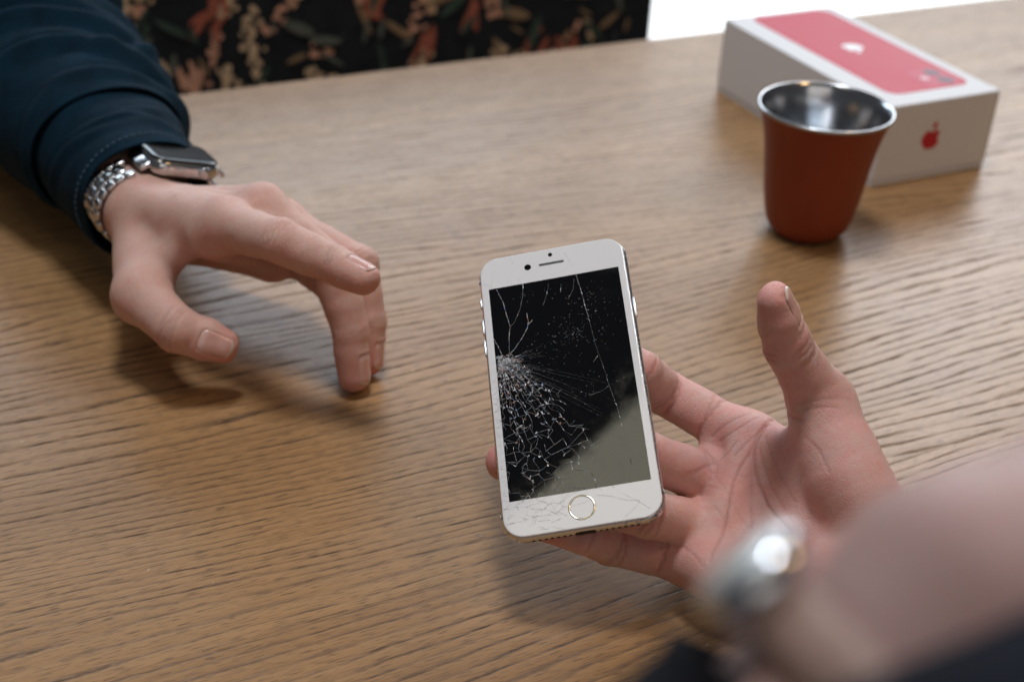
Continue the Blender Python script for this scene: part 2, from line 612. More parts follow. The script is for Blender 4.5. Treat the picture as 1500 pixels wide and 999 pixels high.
# ------------------------------------------------------------------ phone box
def phone_box():
    Lx, Ly, H = 0.1019, 0.19376, 0.05824
    a = 0.48899
    c, s = math.cos(a), math.sin(a)
    ox, oy = 0.33083 - c * Lx / 2 - s * Ly / 2, 0.95214 - s * Lx / 2 + c * Ly / 2
    root = empty('phone_box', (ox, oy, 0.0003), a, 'white cardboard phone box with a red phone printed on the lid', 'box')
    bm_obj('tray', box_bm(Lx - .0008, Ly - .0008, 0.0035, (0, 0, 0.00175), 0.0004, 1), M['paper'], root, smooth=False)
    bm_obj('lid', box_bm(Lx, Ly, H - 0.0041, (0, 0, 0.0041 + (H - 0.0041) / 2), 0.0007, 2), M['paper'], root, smooth=False)
    zt = H + 0.00008
    # printed phone, back side up, its camera towards the near end
    pc = (-0.0385 + Lx / 2, 0.1035 - Ly / 2)     # centre of print in box space, from the near right corner
    pc = (0.0045, 0.0065)
    pw, phh = 0.0725, 0.172
    def flat(name, pts, z, mat):
        return mesh_obj(name, [(x, y, z) for x, y in pts], [tuple(range(len(pts)))], mat, root, smooth=False)
    flat('phone_print', [(pc[0] + x, pc[1] + y) for x, y in rrect(pw, phh, 0.0105)], zt, M['print_red'])
    sq = (pc[0] + pw / 2 - 0.0195, pc[1] - phh / 2 + 0.0195)
    flat('camera_print', [(sq[0] + x, sq[1] + y) for x, y in rrect(0.030, 0.030, 0.008)], zt + .00008, M['print_dark'])
    for dx, dy, r, mt in ((0.005, -0.0075, .0062, 'lens'), (0.005, 0.0075, .0062, 'lens'), (-.0075, 0.0, .0034, 'lens_pale')):
        disc('lens_print', r, zt + .00016, M[mt], root, (sq[0] + dx, sq[1] + dy), 24)
    emblem('emblem', 0.0165, M['emblem_grey'], root, lambda x, y: (pc[0] - 0.0 - x, pc[1] + 0.004 - y, zt + .00008))
    emblem('emblem', 0.0168, M['emblem_red'], root, lambda x, y: (Lx / 2 - 0.0557 + x, -Ly / 2 - 0.0001, 0.0292 + y))


phone_box()

# ------------------------------------------------------------------ cup
cup = empty('cup', (0.1848, 0.8303, 0.0002), None, 'small red brown cup with a shiny steel rim and inside', 'cup')
H, RT, RB = 0.0862, 0.0435, 0.0286
outer = [(0, 0.0012), (0.0195, 0.0012), (0.0218, 0.0020), (0.0246, 0.0052), (0.0268, 0.0095), (0.0283, 0.0155), (0.0296, 0.0230)]
for t in np.linspace(0.05, 1, 14):
    z = 0.0230 + t * (H - 0.0230 - 0.0030)
    r = 0.0300 + 0.0072 * t + 0.0036 * t ** 5
    outer.append((r, z))
lathe('body', outer, M['cup'], cup, 128)
lathe('foot', [(0, 0), (0.0185, 0), (0.0195, 0.0006), (0.0195, 0.0011), (0, 0.0011)], M['cup_base'], cup)
rt = outer[-1][0]
inner = [(rt - .0004, H - 0.0029), (rt + .0008, H - 0.0024), (rt + 0.0013, H - 0.0015), (rt + .0010, H - 0.0006), (rt + 0.0003, H - .0003), (rt - .0006, H - 0.0009), (rt - .0018, H - .0032)]
for t in np.linspace(0.08, 1, 12):
    z = H - .0032 - t * (H - 0.0032 - 0.014)
    inner.append((rt - .0022 - .0094 * t - .0032 * (1 - (1 - t) ** 3), z))
ri = inner[-1][0]
inner += [(ri - .0012, 0.0095), (ri - .004, 0.0064), (ri - .008, 0.0052), (0.012, 0.0048), (0, 0.0047)]
lathe('steel_lining', inner, M['steel_brushed'], cup, 128)

# ------------------------------------------------------------------ cracked phone (local space: x right, y up, z out of the glass, mm)
PH_R = ((0.9671, -0.1381, -0.2139), (0.0199, 0.8785, -0.4773), (0.2538, 0.4573, 0.8523))
PH_T = (0.02382, 0.51055, 0.07852)
PW, PHH, PT, PRAD = 67.1, 138.3, 7.1, 9.6
mm = 0.001


def aluminium_edge():
    """silver edge, knocked and scuffed dark in places"""
    k = NT('scuffed_silver_edge')
    co = k.n('TexCoord').outputs['Object']
    a = k.noise(co, 260, 5, 0.7)
    b = k.noise(co, 38, 2, 0.5)
    f = k.math('MULTIPLY', k.smooth(a, 0.50, 0.60), k.smooth(b, 0.50, 0.66))
    c = k.mix(f, (0.76, 0.765, 0.78), (0.16, 0.15, 0.14))
    k.set(Base_Color=c, Metallic=k.math('MULTIPLY_ADD', f, -0.6, 1.0), Roughness=k.math('MULTIPLY_ADD', f, 0.35, 0.27))
    k.bump(k.math('SUBTRACT', 0.0, k.math('MULTIPLY', f, a)), 0.6, 0.0003)
    return k.m


def crack_material():
    """splintered glass edges: pale, glinting, differing from splinter to splinter"""
    k = NT('crack_splinters')
    v = k.attr('glint')
    hue = k.attr('hue')
    c = k.mix(k.smooth(hue, 0.90, 0.93), (0.86, 0.88, 0.92), (0.95, 0.45, 0.22))
    c = k.mix(k.smooth(hue, 0.10, 0.07), c, (0.25, 0.5, 0.95))
    k.set(Base_Color=k.mix(v, (0.05, 0.05, 0.055), c), Roughness=0.28)
    k.b.inputs['Specular IOR Level'].default_value = 0.7
    return k.m


phone = empty('phone', PH_T, PH_R, 'white smartphone with shattered black screen held in an open hand', 'phone')
M['edge'] = aluminium_edge()
M['crack'] = crack_material()


def shattered_screen():
    """black display glass whose splinters lean a little this way and that below the blow"""
    k = NT('shattered_black_display')
    co = k.n('TexCoord').outputs['Object']
    sp = k.n('SeparateXYZ')
    k.put(sp.inputs[0], co)
    d = k.math('ADD', k.math('MULTIPLY', k.math('ADD', sp.outputs[0], 0.0275), -0.788), k.math('MULTIPLY', k.math('ADD', sp.outputs[1], -0.0148), -0.616))
    m = k.smooth(d, -0.006, 0.006)
    v = k.voronoi(co, 260)
    t = k.vmath('SUBTRACT', v.outputs['Color'], (0.5, 0.5, 0.5))
    sc = k.n('VectorMath', operation='SCALE')
    k.put(sc.inputs[0], t)
    k.put(sc.inputs['Scale'], k.math('MULTIPLY_ADD', m, 0.0022, 0.0006))
    nn_ = k.vmath('NORMALIZE', k.vmath('ADD', k.n('NewGeometry').outputs['Normal'], sc.outputs[0]))
    k.put(k.b.inputs['Normal'], nn_)
    smudge = k.noise(co, 60, 4, 0.65)
    k.set(Base_Color=(0.0022, 0.0024, 0.003), Roughness=k.math('MULTIPLY_ADD', k.smooth(smudge, 0.45, 0.75), 0.07, 0.03))
    k.b.inputs['Specular IOR Level'].default_value = 0.6
    return k.m


M['screen'] = shattered_screen()
M['crack_bezel'] = plain('crack_in_white_glass', (0.66, 0.66, 0.66), 0.25, 0, 0.3, 400)
prof = []
R0 = 3.3
for i in range(9):
    a = math.pi / 2 * i / 8
    prof.append((R0 * (1 - math.sin(a)) * 0.8 + 0.0, -0.55 - (R0 - 0.55) * (1 - math.cos(a)) if False else -0.55 - (PT / 2 - 0.55) * (1 - math.cos(a))))
back = [(i_, -PT - z_ - 0.0) for i_, z_ in reversed(prof)]
prof = prof + [(b_[0], b_[1] - 0.0) for b_ in back[1:]]
prof = [(ins, z) for ins, z in prof]
loft_rrect('body', PW, PHH, PRAD, prof, M['edge'], phone, 14, mm)
loft_rrect('front_glass', PW, PHH, PRAD, [(1.30, -0.02), (1.55, -0.005), (1.9, 0.0)][::-1] + [(1.12, -0.14), (1.02, -0.34), (1.0, -0.62)], M['white_glass'], phone, 14, mm)
SW, SH = 29.25, 52.05
mesh_obj('screen', [(x * mm, y * mm, 0.00003) for x, y in ((-SW, -SH), (SW, -SH), (SW, SH), (-SW, SH))], [(0, 1, 2, 3)], M['screen'], phone, smooth=False)
hb = disc('home_button', 4.75 * mm, 0.00004, M['white_glass'], phone, (0, -59.4 * mm), 48)
rg = lathe('ring', [(4.72, -.02), (4.80, .07), (5.10, .17), (5.45, .12), (5.60, -.02)], M['gold'], hb, 72)
rg.data.transform(Matrix.Translation((0, -59.4 * mm, 0)) @ Matrix.Scale(mm, 4))
bm = bmesh.new()
pts = rrect(11.4, 1.25, 0.6, 5)
fs = bm.faces.new([bm.verts.new((x * mm, (60.2 + y) * mm, 0.00003)) for x, y in pts])
bm_obj('earpiece', bm, M['black'], phone, False)
disc('front_camera', 1.55 * mm, 0.00003, M['black_glass'], phone, (-10.8 * mm, 60.2 * mm), 28)
disc('sensor', 1.0 * mm, 0.00003, M['black_glass'], phone, (-0.1 * mm, 64.8 * mm), 24)
for y0, y1 in ((44.8, 49.6), (31.0, 38.6), (20.0, 28.0)):
    nm = 'mute_switch' if y0 > 40 else 'volume_button'
    bm_obj(nm, box_bm(0.9 * mm, (y1 - y0) * mm, 2.3 * mm, ((-PW / 2 - 0.12) * mm, (y0 + y1) / 2 * mm, -3.4 * mm), 0.25 * mm, 2), M['alu'], phone)
bm_obj('power_button', box_bm(0.9 * mm, 9.6 * mm, 2.3 * mm, ((PW / 2 + 0.12) * mm, 31.8 * mm, -3.4 * mm), 0.25 * mm, 2), M['alu'], phone)
# bottom edge: charging port and two rows of holes
def edge_slot(name, x, w, h):
    pts = rrect(w, h, h / 2 - .01, 5)
    return mesh_obj(name, [((x + px) * mm, (-PHH / 2 - 0.03) * mm, (-3.55 + pz) * mm) for px, pz in pts], [tuple(range(len(pts)))], M['black'], phone, smooth=False)
edge_slot('charging_port', 0, 8.8, 2.5)
for sx in (-1, 1):
    for i in range(6):
        edge_slot('speaker_hole', sx * (8.6 + i * 2.55), 1.35, 1.35)
    edge_slot('screw', sx * 6.2, 1.2, 1.2)
# antenna bands
M['band'] = plain('pale_grey_band', (0.55, 0.56, 0.57), 0.5)
for x in (-1, 1):
    for y in (-1, 1):
        bm_obj('antenna_band', box_bm(0.25 * mm, 1.1 * mm, 5.6 * mm, (x * (PW / 2 - 0.09) * mm, y * 57.5 * mm, -3.55 * mm)), M['band'], phone, False)

# ---- cracks, as raised splintered ribbons on the glass
CR = dict(v=[], f=[], g=[], h=[])
CB = dict(v=[], f=[], g=[], h=[])
crng = random.Random(11)


def ribbon(pts, w, g, taper=False, z=0.09):
    """polyline (mm) -> thin ribbon, wobbling, cut into splinters; bezel stretches go to the white-glass mesh"""
    out = []
    for (ax, ay), (bx, by) in zip(pts, pts[1:]):
        L = math.hypot(bx - ax, by - ay)
        n = max(1, int(L / 1.0))
        for i in range(n):
            t = i / n
            j = 0.10 if i else 0
            out.append((ax + (bx - ax) * t + crng.uniform(-j, j), ay + (by - ay) * t + crng.uniform(-j, j)))
    out.append(pts[-1])
    n = len(out)
    gg = g
    for i in range(n - 1):
        (ax, ay), (bx, by) = out[i], out[i + 1]
        dx, dy = bx - ax, by - ay
        L = math.hypot(dx, dy) + 1e-9
        ins = abs((ax + bx) / 2) < SW and abs((ay + by) / 2) < SH
        if abs(ax) > PW / 2 - 1.6 or abs(ay) > PHH / 2 - 1.6:
            continue
        D = CR if ins else CB
        wf = 1.0 if ins else .62
        gg = min(1.0, max(0.03, gg * 0.6 + 0.4 * g * crng.choice((0.25, 0.6, 1.0, 1.0, 1.7))))
        k = (1 - i / n) if taper else 1.0
        ww = w * (0.6 + 0.8 * crng.random()) * (0.35 + 0.65 * k) / 2 * wf
        nx, ny = -dy / L * ww, dx / L * ww
        tl = crng.uniform(-1, 1) * ww * 0.9
        b = len(D['v'])
        D['v'] += [((ax - nx) * mm, (ay - ny) * mm, (z - tl) * mm), ((bx - nx) * mm, (by - ny) * mm, (z - tl) * mm),
                   ((bx + nx) * mm, (by + ny) * mm, (z + tl) * mm), ((ax + nx) * mm, (ay + ny) * mm, (z + tl) * mm)]
        D['f'].append((b, b + 1, b + 2, b + 3))
        hu = crng.random()
        D['g'] += [gg * (0.5 + 0.5 * k)] * 4
        D['h'] += [hu] * 4


TRACED = {
    'a': [[-25.8, 51.3], [-23.6, 44.8], [-22.5, 37.9], [-21.4, 31.0], [-22.4, 25.8], [-22.9, 18.2]],
    'b': [[-13.8, 51.6], [-14.3, 46.1], [-16.4, 38.6], [-19.3, 32.9], [-21.5, 30.8]],
    'c': [[-13.5, 36.4], [-13.2, 31.6], [-13.9, 28.7], [-17.5, 23.2], [-20.9, 18.9], [-22.3, 17.7]],
    'c2': [[-13.3, 30.5], [-11.2, 32.4]], 'd': [[-29.5, 26.8], [-27.6, 22.2], [-26.4, 18.1]],
    'e': [[5.3, 67.5], [7.4, 61.7], [9.4, 55.5], [10.3, 51.3], [11.6, 42.2], [12.7, 31.8], [13.4, 26.6]],
    'e2': [[13.3, 26.7], [14.7, 13.4], [16.8, 1.5], [17.8, -6.1], [19.9, -17.1], [20.9, -28.3]],
    'f': [[-18.2, 67.2], [-16.1, 59.4], [-14.7, 52.6]], 'f2': [[-24.9, 66.2], [-27.2, 58.5], [-28.0, 53.4]],
    'g': [[9.1, 49.9], [8.2, 44.5], [5.3, 39.6]], 'g2': [[-2.4, 49.6], [-3.6, 44.6], [-5.9, 38.8]], 'g3': [[3.2, 48.4], [2.4, 44.1]],
    'h': [[-32.6, 56.0], [-29.6, 54.5], [-27.9, 52.5]],
    'k': [[6.7, -55.1], [11.9, -56.4], [18.2, -59.4], [23.3, -60.4]], 'k2': [[13.2, -52.1], [16.4, -55.9], [23.3, -60.8]],
    'k3': [[23.3, -60.4], [21.9, -62.6], [16.5, -66.5]], 'k4': [[22.6, -60.7], [25.6, -63.2], [27.2, -64.7]],
    'l': [[-5.1, -52.6], [-8.6, -56.1], [-12.3, -55.4], [-17.4, -53.3]],
    'm': [[4.7, -33.7], [9.6, -31.6]], 'n': [[5.6, -45.3], [7.1, -48.9], [6.3, -53.3]], 'o': [[22.1, -41.6], [22.3, -44.5]],
    'p': [[17.8, -6.1], [14.5, -8.2], [9, -9.4]], 'q': [[14.9, 9.0], [12.6, 6.4]]}
TW = {'a': (.20, .55), 'b': (.15, .22), 'c': (.2, .5), 'c2': (.2, .4), 'd': (.18, .4), 'e': (.17, .4), 'e2': (.10, .15), 'g': (.14, .16), 'g2': (.16, .12),
      'g3': (.14, .12), 'm': (.13, .25), 'n': (.2, .03), 'o': (.26, .01), 'p': (.12, .25), 'q': (.16, .3)}
for kk, pl in TRACED.items():
    w_, g_ = TW.get(kk, (.16, .4))
    ribbon(pl, w_, g_)

IMP = (-27.5, 14.8)
# radial cracks from the blow, and the web of cross cracks between them
angs = []
a = -100.0
while a < 6:
    angs.append(a)
    a += crng.choice((1.6, 2.6, 3.4, 4.6, 5.6)) if a < -48 else crng.uniform(2.4, 5.0)
rad = [1.5, 3.0, 4.6, 6.3, 8.1, 10.0, 12, 14.1, 16.3, 18.6, 21, 23.4, 26, 28.6, 31.3, 34, 36.8, 39.7, 42.6, 45.6, 48.7, 51.9, 55.2, 58.6, 62.1, 65.7, 69.4, 73.2, 77]
nodes = {}
def reach(an):
    """how far the dense web goes, by direction"""
    if an > -25: return 9
    if an > -42: return 15
    if an > -52: return 30 + (-42 - an) * 1.0
    if an > -62: return 60
    return 86
for i, an in enumerate(angs):
    for j, r in enumerate(rad):
        jit = 0.42 * (rad[j] - (rad[j - 1] if j else 0))
        rr = r + crng.uniform(-jit, jit)
        aa = math.radians(an + crng.uniform(-1.7, 1.7) * (1 if r > 6 else 2.4))
        nodes[i, j] = (IMP[0] + rr * math.cos(aa), IMP[1] + rr * math.sin(aa))
def okp(p):
    return abs(p[0]) < PW / 2 - 1.4 and abs(p[1]) < PHH / 2 - 1.4
for i, an in enumerate(angs):
    for j in range(len(rad)):
        r = rad[j]
        p = nodes[i, j]
        if not okp(p) or r > reach(an):
            continue
        den = 0.95 if r < 24 else 0.86 - .004 * (r - 24)
        bright = 0.50 if r < 16 else 0.30
        if j + 1 < len(rad) and okp(nodes[i, j + 1]) and crng.random() < den:
            ribbon([p, nodes[i, j + 1]], .11, bright * crng.uniform(.3, 1.3))
        if i + 1 < len(angs) and okp(nodes[i + 1, j]) and crng.random() < den * (.9 if r < 24 else .62):
            q = nodes[i + 1, j]
            ribbon([p, q], .12, bright * crng.uniform(.3, 1.4))
            if crng.random() < 0.20 and j + 1 < len(rad) and okp(nodes[i + 1, j + 1]):
                ribbon([p, nodes[i + 1, j + 1]], .14, bright * crng.uniform(.2, 1.1))
        # crushed splinters at crossings
        if crng.random() < 0.30 and r < 62:
            for _ in range(2):
                t = crng.uniform(0, 6.28)
                ribbon([p, (p[0] + crng.uniform(.4, 1.3) * math.cos(t), p[1] + crng.uniform(.4, 1.3) * math.sin(t))], .32, crng.uniform(.35, 1.0))
# crushed glass round the blow
for _ in range(150):
    r = abs(crng.gauss(0, 4.2))
    t = math.radians(crng.uniform(-115, 15))
    x, y = IMP[0] + r * math.cos(t), IMP[1] + 1.5 + r * math.sin(t)
    t2 = crng.uniform(0, 6.28)
    L = crng.uniform(.5, 1.8)
    ribbon([(x, y), (x + L * math.cos(t2), y + L * math.sin(t2))], .17, crng.uniform(.15, .8))
# long fine hairlines fanning to the right
for an in np.linspace(-58, 10, 24):
    aa = math.radians(an + crng.uniform(-1.2, 1.2))
    r0, r1 = crng.uniform(6, 13), crng.uniform(24, 56) if an < -18 else crng.uniform(10, 22)
    curve = crng.uniform(-.06, .12)
    ribbon([(IMP[0] + r * math.cos(aa - curve * r / 50), IMP[1] + r * math.sin(aa - curve * r / 50)) for r in np.linspace(r0, r1, 7)], .09, .13 if an < -20 else .08, True)
# the corner of white glass below the web
for _ in range(34):
    x, y = crng.uniform(-31, -9), crng.uniform(-66.5, -53)
    t = crng.choice((0.5, 0.9, 2.3, -0.4)) + crng.uniform(-.4, .4)
    L = crng.uniform(1.5, 6)
    ribbon([(x, y), (x + L * math.cos(t), y + L * math.sin(t))], .2, .5)
for y in np.arange(-56, 14, 2.1):
    y += crng.uniform(-.8, .8)
    ribbon([(-29.3, y), (-31.9, y - crng.uniform(-1, 2.4))], .16, .4)
# specks of glass dust
for cx, cy, sx, sy, n in ((6, 24, 9, 7, 60), (12, 38, 8, 8, 50), (0, 18, 14, 9, 60), (19, 30, 6, 12, 40), (-10, 10, 10, 10, 40), (10, -5, 12, 14, 40), (-10, 45, 12, 5, 20), (6, 22, 5, 2, 30)):
    for _ in range(n):
        x, y = crng.gauss(cx, sx * .6), crng.gauss(cy, sy * .6)
        if abs(x) > SW - .4 or abs(y) > SH - .4:
            continue
        t = crng.uniform(0, 6.28)
        L = crng.uniform(.10, .32)
        ribbon([(x, y), (x + L * math.cos(t), y + L * math.sin(t))], crng.uniform(.10, .24), crng.choice((.12, .2, .3, .6)))
o = mesh_obj('crack', CR['v'], CR['f'], M['crack'], phone, smooth=False, attrs={'glint': CR['g'], 'hue': CR['h']})
o['kind'] = 'stuff'
o['label'] = 'web of cracks and glass splinters across the black screen'
o = mesh_obj('crack', CB['v'], CB['f'], M['crack_bezel'], phone, smooth=False)
o['kind'] = 'stuff'
o['label'] = 'fine cracks in the white glass around the screen'

# ------------------------------------------------------------------ hands: a signed distance field meshed as one skin
class Field:
    def __init__(self, lo, hi, h):
        self.lo = np.array(lo, np.float32)
        self.h = h
        self.n = np.ceil((np.array(hi) - self.lo) / h).astype(int) + 1
        self.v = np.full(self.n, 60.0, np.float32)

    def sub(self, lo, hi):
        a = np.maximum(np.floor((np.array(lo) - self.lo) / self.h).astype(int), 0)
        b = np.minimum(np.ceil((np.array(hi) - self.lo) / self.h).astype(int) + 1, self.n)
        return a, np.maximum(b, a)

    def coords(self, a, b):
        ax = [(self.lo[i] + self.h * np.arange(a[i], b[i])).astype(np.float32) for i in range(3)]
        return np.meshgrid(*ax, indexing='ij', sparse=True)

    def cone(self, p, q, r0, r1, k=2.0, pad=14):
        p, q = np.asarray(p, float), np.asarray(q, float)
        R = max(r0, r1) + pad
        a, b = self.sub(np.minimum(p, q) - R, np.maximum(p, q) + R)
        X, Y, Z = self.coords(a, b)
        d = q - p
        L2 = float(d @ d) + 1e-9
        t = np.clip(((X - p[0]) * d[0] + (Y - p[1]) * d[1] + (Z - p[2]) * d[2]) / L2, 0, 1)
        D = np.sqrt((X - p[0] - t * d[0]) ** 2 + (Y - p[1] - t * d[1]) ** 2 + (Z - p[2] - t * d[2]) ** 2) - (r0 + (r1 - r0) * t)
        self.blend(a, b, D, k)

    def blend(self, a, b, D, k):
        sl = tuple(slice(a[i], b[i]) for i in range(3))
        self.v[sl] = smin(self.v[sl], D, k)

    def sample(self, P):
        g = (P - self.lo) / self.h
        g = np.clip(g, 0, self.n - 1.001)
        i = g.astype(int)
        f = g - i
        r = 0
        for dx in (0, 1):
            for dy in (0, 1):
                for dz in (0, 1):
                    w = (f[:, 0] if dx else 1 - f[:, 0]) * (f[:, 1] if dy else 1 - f[:, 1]) * (f[:, 2] if dz else 1 - f[:, 2])
                    r = r + w * self.v[i[:, 0] + dx, i[:, 1] + dy, i[:, 2] + dz]
        return r

    def grad(self, P):
        e = self.h
        G = np.stack([self.sample(P + np.eye(3)[i] * e) - self.sample(P - np.eye(3)[i] * e) for i in range(3)], 1)
        return G / (np.linalg.norm(G, axis=1, keepdims=True) + 1e-9)


def smin(a, b, k):
    if k <= 0:
        return np.minimum(a, b)
    h = np.maximum(k - np.abs(a - b), 0) / k
    return np.minimum(a, b) - h * h * k * 0.25


def surface_nets(F):
    v = F.v
    s = v < 0
    nx, ny, nz = v.shape
    cnt = np.zeros((nx - 1, ny - 1, nz - 1), np.int8)
    for dx in (0, 1):
        for dy in (0, 1):
            for dz in (0, 1):
                cnt += s[dx:nx - 1 + dx, dy:ny - 1 + dy, dz:nz - 1 + dz]
    act = (cnt > 0) & (cnt < 8)
    idx = np.full(act.shape, -1, np.int64)
    I = np.argwhere(act)
    idx[act] = np.arange(len(I))
    acc = np.zeros((len(I), 3))
    num = np.zeros(len(I))
    cor = [(x, y, z) for x in (0, 1) for y in (0, 1) for z in (0, 1)]
    val = {c: v[I[:, 0] + c[0], I[:, 1] + c[1], I[:, 2] + c[2]] for c in cor}
    for c in cor:
        for ax in range(3):
            if c[ax]:
                continue
            d = list(c)
            d[ax] = 1
            d = tuple(d)
            A, B = val[c], val[d]
            m = (A < 0) != (B < 0)
            t = np.where(m, A / np.where(m, A - B, 1), 0)
            P = np.array(c, float)[None, :].repeat(len(I), 0)
            P[:, ax] = t
            acc[m] += P[m]
            num[m] += 1
    V = F.lo + F.h * (I + acc / num[:, None])
    quads = []
    for ax in range(3):
        u, w = (ax + 1) % 3, (ax + 2) % 3
        sl0 = [slice(None)] * 3
        sl1 = [slice(None)] * 3
        sl0[ax] = slice(0, -1)
        sl1[ax] = slice(1, None)
        e = s[tuple(sl0)] != s[tuple(sl1)]
        E_ = np.argwhere(e)
        ok = (E_[:, u] > 0) & (E_[:, w] > 0) & (E_[:, u] < v.shape[u] - 1) & (E_[:, w] < v.shape[w] - 1)
        E_ = E_[ok]
        def cell(du, dw):
            q = E_.copy()
            q[:, u] -= du
            q[:, w] -= dw
            return idx[q[:, 0], q[:, 1], q[:, 2]]
        Q = np.stack([cell(1, 1), cell(0, 1), cell(0, 0), cell(1, 0)], 1)
        inside = s[E_[:, 0], E_[:, 1], E_[:, 2]]
        Q[~inside] = Q[~inside][:, ::-1]
        quads.append(Q)
    return V, np.concatenate(quads)


def relax(V, Q, it, lam=0.5):
    E_ = np.concatenate([Q[:, [0, 1]], Q[:, [1, 2]], Q[:, [2, 3]], Q[:, [3, 0]]])
    for _ in range(it):
        acc = np.zeros_like(V)
        c = np.zeros(len(V))
        for a, b in ((0, 1), (1, 0)):
            for i in range(3):
                acc[:, i] += np.bincount(E_[:, a], V[E_[:, b], i], len(V))
            c += np.bincount(E_[:, a], minlength=len(V))
        V = V + lam * (acc / np.maximum(c, 1)[:, None] - V)
    return V


nrm = lambda v: np.asarray(v, float) / (np.linalg.norm(v) + 1e-12)


def make_hand(name, J, side, elbow, fore_len, th_dors, parent, skin, sc=1.0, vox=0.9, cut=None, palm_lines=(), fore_r=(21, 30), wrinkle=1.0, nails='TIMRP', wrist=(12, 16.5, (0, 0, 0)), floor=0.3, twist=None):
    """J: joint name -> mm position. side 'L' or 'R'. Returns the arm object; nails become its children."""
    J = {k: np.array(v, float) for k, v in J.items()}
    W = J['W']
    D = nrm(J['M1'] * .5 + J['R1'] * .5 - W)
    Lr = J['I1'] - J['P1']
    Lr = nrm(Lr - D * (Lr @ D))
    N = nrm(np.cross(D, Lr)) if side == 'R' else nrm(np.cross(Lr, D))
    E_ = nrm(elbow)
    allp = np.array(list(J.values()) + [W + E_ * fore_len])
    lo, hi = allp.min(0) - 45, allp.max(0) + 45
    F = Field(lo, hi, vox)
    r = lambda x: x * sc
    # palm and wrist
    off = {'I': 13, 'M': 5, 'R': -4, 'P': -12}
    rad = {'I': 11.6, 'M': 11.6, 'R': 10.9, 'P': 10.0}
    Lw = Lr - E_ * (Lr @ E_)
    Lw = nrm(Lw)
    for q in 'IMRP':
        F.cone(W + Lr * r(off[q]) + D * r(8), J[q + '1'] - N * r(1.0), r(15.0), r(rad[q]), 8)
        F.cone(W + Lr * r(off[q]) + D * r(20) + N * r(7.0), J[q + '1'] + N * r(4.8), r(5.6), r(7.2), 3.5)        # dorsal tendon and knuckle
    wo, wr_, wsh = wrist
    wsh = np.array(wsh, float)
    for o_ in (-wo, -wo * .35, wo * .4, wo):
        F.cone(W + Lr * r(o_) + D * r(6) + wsh * .3, W + wsh + Lw * r(o_ * 1.05) + E_ * r(28), r(wr_), r(wr_ - .3), 8)
        F.cone(W + wsh + Lw * r(o_ * 1.05) + E_ * r(28), W + wsh + Lw * r(o_ * 1.2) + E_ * fore_len, r(wr_ - .3), r(fore_r[1]), 8)
    F.cone(J['I1'] - N * r(7) - D * r(9), J['P1'] - N * r(6) - D * r(8), r(9.3), r(8.6), 9)                  # pads under the knuckles
    F.cone(W - Lr * r(15) - N * r(5) + D * r(10), J['P1'] - N * r(5) - D * r(16) - Lr * r(2), r(13.5), r(10.5), 10)
    TC, TM, TI, TT = J['TC'], J['TM'], J['TI'], J['TT']
    mid = (TC + TM) / 2
    pc_ = (J['M1'] + W) / 2
    F.cone(TC, TM, r(15.5), r(12.2), 8)
    F.cone(TC * .75 + TM * .25 - N * r(5) + nrm(pc_ - mid) * r(5), TC * .3 + TM * .7 - N * r(3) + nrm(pc_ - mid) * r(4), r(13.5), r(10.5), 8)
    F.cone(TC * .5 + TM * .5, J['I1'] * .62 + W * .38, r(8.5), r(8.5), 10)
    F.cone(TC * .2 + TM * .8, J['I1'] * .80 + W * .20 - N * r(1), r(6), r(8), 9)
    palm = F.v.copy()
    total = palm
    # fingers
    dors = {}
    fr = {'I': (10.4, 9.6, 8.5, 7.2), 'M': (10.6, 9.8, 8.7, 7.3), 'R': (10.0, 9.3, 8.2, 7.0), 'P': (9.0, 8.2, 7.3, 6.2)}
    frames = {}
    for q in 'IMRP':
        A, B, C_, T = (J[q + i] for i in '1234')
        r0, r1, r2, r3 = (r(x) for x in fr[q])
        bend = np.cross(B - A, C_ - B) + np.cross(C_ - B, T - C_)
        hs = []
        for p0, p1 in ((A, B), (B, C_), (C_, T)):
            d = nrm(p1 - p0)
            h = nrm(Lr - d * (Lr @ d))
            wgt = np.linalg.norm(bend) / 600.0
            hb_ = nrm(bend - d * (bend @ d))
            if hb_ @ h < 0:
                hb_ = -hb_
            h = nrm(h + hb_ * min(wgt, 2.5))
            n_ = np.cross(d, h) if side == 'R' else np.cross(h, d)
            hs.append((d, h, n_))
        if twist and q in twist:                     # the fingertip rolled about its own axis
            d_, h_, n_ = hs[2]
            n_ = nrm(n_ + h_ * twist[q])
            hs[2] = (d_, np.cross(n_, d_) if side == 'R' else np.cross(d_, n_), n_)
        frames[q] = hs
        F.v = np.full(F.n, 60.0, np.float32)
        (d0, h0, n0), (d1, h1, n1), (d2, h2, n2) = hs
        for s_ in (-1, 1):
            F.cone(A, A * .5 + B * .5 + h0 * s_ * .6, r0, (r0 + r1) / 2 - .45, 1.5)
            F.cone(A * .5 + B * .5 + h0 * s_ * .6, B + h1 * s_ * 1.0, (r0 + r1) / 2 - .45, r1 - .35, 1.5)
            F.cone(B + h1 * s_ * 1.0, B * .45 + C_ * .55 + h1 * s_ * .6, r1 - .35, (r1 + r2) / 2 - .55, 1.5)
            F.cone(B * .45 + C_ * .55 + h1 * s_ * .6, C_ + h2 * s_ * 1.0, (r1 + r2) / 2 - .55, r2 - .45, 1.5)
            F.cone(C_ + h2 * s_ * 1.0, T + h2 * s_ * 1.3, r2 - .5, r3 - .7, 1.5)
        F.cone(A * .75 + B * .25 - n0 * 2.2, A * .38 + B * .62 - n0 * 1.4, r0 - 1.0, r1 - 1.0, 3)       # fleshy undersides
        F.cone(B * .7 + C_ * .3 - n1 * 1.3, B * .35 + C_ * .65 - n1 * 1.3, r1 - 1.2, r2 - .6, 3)
